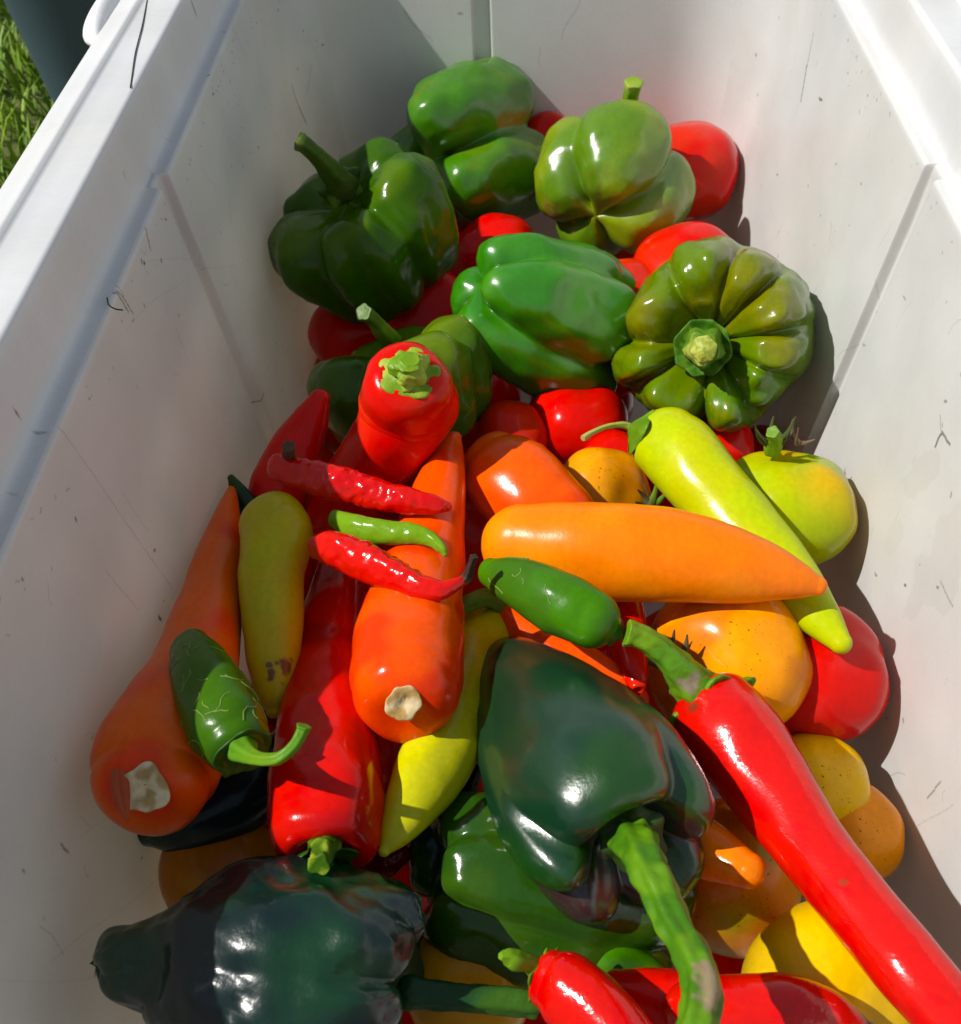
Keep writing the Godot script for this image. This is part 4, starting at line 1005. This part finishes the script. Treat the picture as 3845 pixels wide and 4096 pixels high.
func build_front() -> void:
	var b: Node3D
	b = bell_pepper("large glossy dark green pepper with a long thick stem, on top of the pile", Vector3(0.0396, -0.118, -0.1301), Vector3(-0.0118, -0.162, -0.2443), 0.0393,
		{"c1": Color(0.004, 0.036, 0.014), "c2": Color(0.009, 0.055, 0.003), "t0": 0.0, "cf": 15.0, "prof": POBLANO, "ref": Vector3(0.017, -0.06, -0.1446), "cuts": [52.0, 92.0, 150.0, 235.0, 300.0], "d": 0.045, "top": 3.0, "bot": 0.0, "crease": 3.0, "rib": 0.008, "seed": 18, "wob": 0.035, "rough": 0.26, "mic": 0.25, "spec": 0.65, "dust": 1,
		"spots": [[Vector3(0.0152, -0.133, -0.1253), 0.016, PLUM], [Vector3(0.0364, -0.1301, -0.1261), 0.016, PLUM], [Vector3(0.0594, -0.1233, -0.1481), 0.013, PLUM]]}, "bell_pepper")
	calyx(b, Vector3(0.0354, -0.111, -0.1357), Vector3(0.0343, -0.088, -0.12) - Vector3(0.0313, -0.128, -0.1559), 0.0116, {"c1": Color(0.022, 0.05, 0.008), "c2": Color(0.035, 0.075, 0.010), "n": 6, "spike": 0.15, "rag": 0.2, "droop": 0.3, "cone": 0.45})
	stem(b, [Vector4(0.0354, -0.114, -0.1375, 0.008), Vector4(0.0367, -0.102, -0.1273, 0.0067), Vector4(0.0392, -0.093, -0.114, 0.0059), Vector4(0.0426, -0.089, -0.1011, 0.0052), Vector4(0.0466, -0.084, -0.0895, 0.0053), Vector4(0.0476, -0.081, -0.0805, 0.0054), Vector4(0.0455, -0.079, -0.0728, 0.0053), Vector4(0.0423, -0.078, -0.0657, 0.0052)],
		{"c1": Color(0.055, 0.17, 0.005), "c2": Color(0.11, 0.25, 0.008), "cf": 60.0, "rings": 100, "seg": 48, "n": 6, "amp": 0.085, "twist": 5.0, "bump": 0.16, "bf": 80.0, "wr": 0.07, "wf": 160.0, "spots": [[Vector3(0.0489, -0.0755, -0.0809), 0.006, Color(0.26, 0.20, 0.11)], [Vector3(0.0488, -0.0757, -0.0777), 0.005, Color(0.26, 0.20, 0.11)], [Vector3(0.0489, -0.0755, -0.0836), 0.004, Color(0.26, 0.20, 0.11)]]})
	b = bell_pepper("dark green bell pepper with a pinched waist lying under the largest stemmed one", Vector3(0.0541, -0.19, -0.138), Vector3(-0.0368, -0.156, -0.142), 0.0357,
		{"c1": Color(0.018, 0.07, 0.003), "c2": Color(0.035, 0.095, 0.004), "ref": Vector3(-0.0108, -0.1, -0.1431), "cuts": [50.0, 140.0, 255.0, 345.0], "d": 0.08, "bot": 0.3, "seed": 23, "wob": 0.09, "wobf": 17.0, "rough": 0.17, "spec": 0.45, "dust": 1})
	b = bell_pepper("very dark green crumpled pepper with snout-like tip, at the bottom of the photo", Vector3(-0.0367, -0.14, -0.0978), Vector3(-0.1455, -0.13, -0.1), 0.038,
		{"c1": Color(0.004, 0.040, 0.012), "c2": Color(0.004, 0.016, 0.016), "t0": 0.0, "cf": 14.0, "prof": SNOUT, "ref": Vector3(-0.0592, -0.06, -0.0895), "cuts": [10.0, 75.0, 160.0, 250.0], "d": 0.10, "top": 1.2, "bot": -0.3, "seed": 27, "wob": 0.09, "wobf": 16.0, "crumple": 0.10, "rough": 0.24, "mic": 0.25, "spec": 0.55, "dust": 1})
	stem(b, [Vector4(-0.0391, -0.14, -0.0951, 0.0055), Vector4(-0.0306, -0.142, -0.0945, 0.0045), Vector4(-0.0169, -0.146, -0.0948, 0.0044), Vector4(-0.003, -0.15, -0.0948, 0.0046), Vector4(0.0022, -0.152, -0.0949, 0.0046)], {"c1": Color(0.015, 0.06, 0.02), "c2": Color(0.05, 0.14, 0.015)})
	var p: Node3D
	p = long_pepper("long_pepper", "very long bright red pepper reaching the bottom right corner, green stem at its head", "long pepper", "long peppers", [Vector4(0.0763, -0.144, -0.2028, 0.0179), Vector4(0.0817, -0.143, -0.1912, 0.0194), Vector4(0.091, -0.141, -0.1702, 0.0168), Vector4(0.1007, -0.136, -0.1441, 0.0136), Vector4(0.1107, -0.13, -0.1211, 0.0125), Vector4(0.1199, -0.124, -0.1005, 0.0118), Vector4(0.1297, -0.123, -0.0838, 0.0107), Vector4(0.1381, -0.124, -0.07, 0.0092), Vector4(0.1449, -0.126, -0.0611, 0.0045)],
		{"c1": RED, "c2": RED, "seed": 41, "cap0": DIMPLE, "k0": 0.7, "amp": 0.03, "bump": 0.05, "bf": 30.0, "seg": 64, "rings": 110, "rough": 0.15, "mic": 0.3, "spec": 0.55, "spots": [[Vector3(0.1049, -0.1189, -0.1244), 0.0016, Color(0.30, 0.05, 0.01)], [Vector3(0.0653, -0.1307, -0.1971), 0.0028, Color(0.25, 0.03, 0.01)]]})
	fit_calyx(p, Vector4(0.0763, -0.144, -0.2028, 0.0179), Vector4(0.0817, -0.143, -0.1912, 0.0194), 0.7, 1.0, {"c1": Color(0.12, 0.29, 0.006), "c2": LEAF, "n": 5, "spike": 0.28, "rag": 0.12, "cone": 0.35, "thick": 1.2})
	stem(p, [Vector4(0.0731, -0.14, -0.2057, 0.0096), Vector4(0.0654, -0.131, -0.2089, 0.0078), Vector4(0.0574, -0.121, -0.2127, 0.0057), Vector4(0.0497, -0.114, -0.2154, 0.0048), Vector4(0.0437, -0.111, -0.2173, 0.0048), Vector4(0.04, -0.11, -0.2178, 0.0052)], {"c1": Color(0.11, 0.29, 0.012), "c2": STALK, "rings": 44, "seg": 30,
		"spots": [[Vector3(0.0632, -0.1233, -0.2019), 0.0050, Color(0.30, 0.24, 0.17)], [Vector3(0.0658, -0.1222, -0.2045), 0.003, Color(0.25, 0.2, 0.14)]]})
	p = long_pepper("long_pepper", "small orange pepper with blunt tip, between the thick-stemmed dark pepper and very long red one", "long pepper", "long peppers", [Vector4(0.055, -0.158, -0.1582, 0.0123), Vector4(0.0646, -0.15, -0.1488, 0.0112), Vector4(0.074, -0.144, -0.1408, 0.008), Vector4(0.079, -0.142, -0.1372, 0.0063)],
		{"c1": Color(0.66, 0.17, 0.005), "c2": ORANGE, "seed": 42, "amp": 0.05, "n": 2})
	stem(p, [Vector4(0.0827, -0.141, -0.1359, 0.0009), Vector4(0.0841, -0.139, -0.1355, 0.0005), Vector4(0.085, -0.138, -0.1342, 0.0005)], {"called": "blossom_remnant", "c1": BROWN, "c2": BROWN})
	p = long_pepper("long_pepper", "red pepper at the bottom edge with a dark pointed tip, under the yellow tomato", "long pepper", "long peppers", [Vector4(0.0548, -0.144, -0.0906, 0.0106), Vector4(0.0679, -0.142, -0.0897, 0.0122), Vector4(0.0825, -0.14, -0.0894, 0.0124), Vector4(0.0954, -0.14, -0.0879, 0.0103), Vector4(0.1043, -0.141, -0.0864, 0.006), Vector4(0.1094, -0.142, -0.0858, 0.0025)],
		{"c1": Color(0.56, 0.008, 0.006), "c2": RED, "seed": 43, "rough": 0.14, "spec": 0.5, "mic": 0.35, "spots": [[Vector3(0.1094, -0.138, -0.0867), 0.004, BROWN]]})
	p = long_pepper("long_pepper", "short bright red pepper at the bottom edge with a crooked green stem", "long pepper", "long peppers", [Vector4(0.0076, -0.13, -0.0966, 0.0094), Vector4(0.0121, -0.129, -0.0936, 0.0116), Vector4(0.02, -0.128, -0.087, 0.0124), Vector4(0.0289, -0.127, -0.0765, 0.0118), Vector4(0.0373, -0.128, -0.0642, 0.0093)],
		{"c1": RED, "seed": 44, "cap0": DIMPLE, "k0": 0.8, "amp": 0.05, "bump": 0.06, "rough": 0.14, "spec": 0.5, "mic": 0.35})
	fit_calyx(p, Vector4(0.0076, -0.13, -0.0966, 0.0094), Vector4(0.0121, -0.129, -0.0936, 0.0116), 0.8, 0.92, {"c1": Color(0.10, 0.22, 0.008), "c2": STALK, "t0": 0.3, "n": 5, "spike": 0.25, "rag": 0.12})
	stem(p, [Vector4(0.0033, -0.127, -0.0986, 0.0037), Vector4(-0.0007, -0.122, -0.0993, 0.0028), Vector4(-0.0046, -0.118, -0.099, 0.0033), Vector4(-0.0066, -0.116, -0.0993, 0.0026), Vector4(-0.0088, -0.114, -0.0987, 0.0011)], {"c1": Color(0.11, 0.25, 0.015), "c2": STALK})
	p = long_pepper("long_pepper", "red pepper in the gap behind the thick stem at the bottom edge", "long pepper", "long peppers", [Vector4(0.0309, -0.156, -0.1, 0.0075), Vector4(0.0413, -0.155, -0.0981, 0.0099), Vector4(0.0533, -0.155, -0.0958, 0.0102), Vector4(0.0652, -0.156, -0.0921, 0.0077)], {"c1": RED, "seed": 45})
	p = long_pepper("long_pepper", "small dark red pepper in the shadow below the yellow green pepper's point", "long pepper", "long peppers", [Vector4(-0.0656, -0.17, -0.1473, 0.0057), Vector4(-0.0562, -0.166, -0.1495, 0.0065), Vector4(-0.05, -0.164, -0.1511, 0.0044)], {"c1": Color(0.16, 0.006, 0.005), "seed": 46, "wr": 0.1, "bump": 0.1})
	p = long_pepper("long_pepper", "dark green pepper mostly hidden between the yellow green pepper and the pinched one", "long pepper", "long peppers", [Vector4(-0.0264, -0.172, -0.1898, 0.0078), Vector4(-0.0321, -0.168, -0.1742, 0.0105), Vector4(-0.0366, -0.168, -0.1591, 0.0107), Vector4(-0.0385, -0.174, -0.1469, 0.0081)], {"c1": DEEP, "c2": BOTTLE, "seed": 47})
	p = long_pepper("long_pepper", "green pepper edge showing behind the short red pepper at the bottom", "long pepper", "long peppers", [Vector4(0.0124, -0.176, -0.1206, 0.0089), Vector4(0.0253, -0.17, -0.1137, 0.0106), Vector4(0.0396, -0.168, -0.1076, 0.0097), Vector4(0.0506, -0.172, -0.1027, 0.0067)], {"c1": DEEP, "c2": GREEN, "seed": 48})
	var t: Node3D
	t = tomato("yellow tomato right of the very long red pepper, touching the orange one by the wall", Vector3(0.1308, -0.204, -0.2025), Vector3(0.2, 0.9, -0.2), 0.0226, {"c1": Color(0.84, 0.50, 0.004), "c2": YELLOW, "seed": 51, "specks": 1.0})
	t = tomato("orange tomato lowest against the right wall", Vector3(0.1454, -0.216, -0.1838), Vector3(0.4, 0.9, 0.1), 0.0224, {"c1": Color(0.88, 0.30, 0.004), "seed": 52, "specks": 1.0})
	t = tomato("orange tomato with a green shoulder, under the very long red pepper", Vector3(0.0838, -0.19, -0.1535), Vector3(0.75, 0.5, 0.3), 0.031, {"c1": Color(0.70, 0.22, 0.004), "c2": Color(0.20, 0.22, 0.006), "cf": 16.0, "t0": 0.1, "seed": 57, "specks": 1.0})
	t = tomato("small orange tomato beside the thick green stem", Vector3(0.0594, -0.178, -0.1458), Vector3(0.2, 0.9, 0.2), 0.013, {"c1": Color(0.66, 0.17, 0.005), "seed": 54})
	t = tomato("big smooth yellow tomato at the bottom beside the very long red pepper", Vector3(0.1073, -0.17, -0.1032), Vector3(0.3, 0.85, 0.5), 0.0316, {"c1": Color(0.64, 0.40, 0.006), "c2": YELLOW, "seed": 55, "amp": 0.03})
	t = tomato("ochre tomato low between the crumpled dark pepper and the short red pepper", Vector3(-0.0225, -0.18, -0.1096), Vector3(0.1, 0.9, 0.3), 0.0241, {"c1": Color(0.60, 0.27, 0.005), "seed": 56})

func build_bed() -> void:
	var k := 0
	for q in [
		[Vector3(-0.1403, -0.283, -0.7436), "red tomato deep between the ribbed dark green pepper and the farthest green pepper"],
		[Vector3(-0.0362, -0.29, -0.7497), "red tomato deep in the gap between the farthest green pepper and the bright green one"],
		[Vector3(0.1084, -0.29, -0.7438), "red tomato deep in the gap between the light green pepper and the olive one"],
		[Vector3(-0.1555, -0.283, -0.6425), "red tomato deep between the tip-up dull red pepper and the upright red one"],
		[Vector3(-0.0628, -0.283, -0.6394), "red tomato deep between the lime pepper's head and the speckled orange tomato behind it"],
		[Vector3(-0.1393, -0.282, -0.5424), "red tomato deep in the gap between the left wall and the half hidden green pepper"],
		[Vector3(-0.0425, -0.275, -0.5323), "red tomato deep between the half hidden green pepper and the bright green one"],
		[Vector3(0.0442, -0.282, -0.5378), "red tomato deep in the gap between the olive pepper and the shaded red tomatoes"],
		[Vector3(-0.1596, -0.275, -0.4527), "red tomato deep in the gap between the wrinkled red chilli and the upright red pepper"],
		[Vector3(-0.0679, -0.275, -0.451), "red tomato deep between the upright red pepper's foot and the orange red one"],
		[Vector3(0.0978, -0.275, -0.448), "red tomato deep in the gap between the lime pepper and the big orange pepper"],
		[Vector3(0.1588, -0.275, -0.4469), "red tomato deep in the gap between the olive pepper and the yellow ripening tomato"],
		[Vector3(-0.1622, -0.275, -0.3816), "red tomato deep in the gap between the yellow green scarred pepper and the withered chilli"],
		[Vector3(-0.0964, -0.275, -0.3808), "red tomato deep in the gap between the green chilli and the wrinkled red chilli"],
		[Vector3(-0.0378, -0.275, -0.3801), "red tomato deep between the orange red pepper and the big orange pepper's blunt end"],
		[Vector3(-0.162, -0.275, -0.3055), "red tomato deep between the long orange pepper and the scarred yellow green one"],
		[Vector3(0.0391, -0.282, -0.3087), "red tomato deep in the gap between the stubby green chilli and the small red pepper"],
		[Vector3(0.0884, -0.275, -0.304), "red tomato deep in the gap between the big orange pepper and the curved green stem"],
		[Vector3(-0.1674, -0.275, -0.2407), "red tomato deep in the gap between the hooked stem and the blackish green pepper"],
		[Vector3(-0.1001, -0.275, -0.2407), "red tomato deep between the glossy red pepper and the yellow green pepper's point"],
		[Vector3(-0.039, -0.275, -0.2406), "red tomato deep between the yellow green pepper's point and the pinched green pepper"],
		[Vector3(-0.0679, -0.275, -0.1852), "red tomato deep between the small dark red pepper and the snouted dark pepper"],
		[Vector3(0.1024, -0.282, -0.1448), "red tomato deep in the gap between the thick stem and the big smooth yellow tomato"],
		[Vector3(-0.0617, -0.275, -0.1068), "red tomato deep between the snouted dark pepper and its stem at the bottom edge"],
		[Vector3(-0.0019, -0.275, -0.1074), "red tomato deep in the gap between the dark stem and the short red pepper's calyx"],
	]:
		k += 1
		tomato(q[1], q[0], Vector3(0.3 * sin(k * 2.1), 0.9, 0.3 * cos(k * 1.7)), 0.041 + 0.004 * sin(k * 1.3), {"c1": RED if k % 3 else SCARLET, "seed": 60 + k}, "tomatoes under the heap")
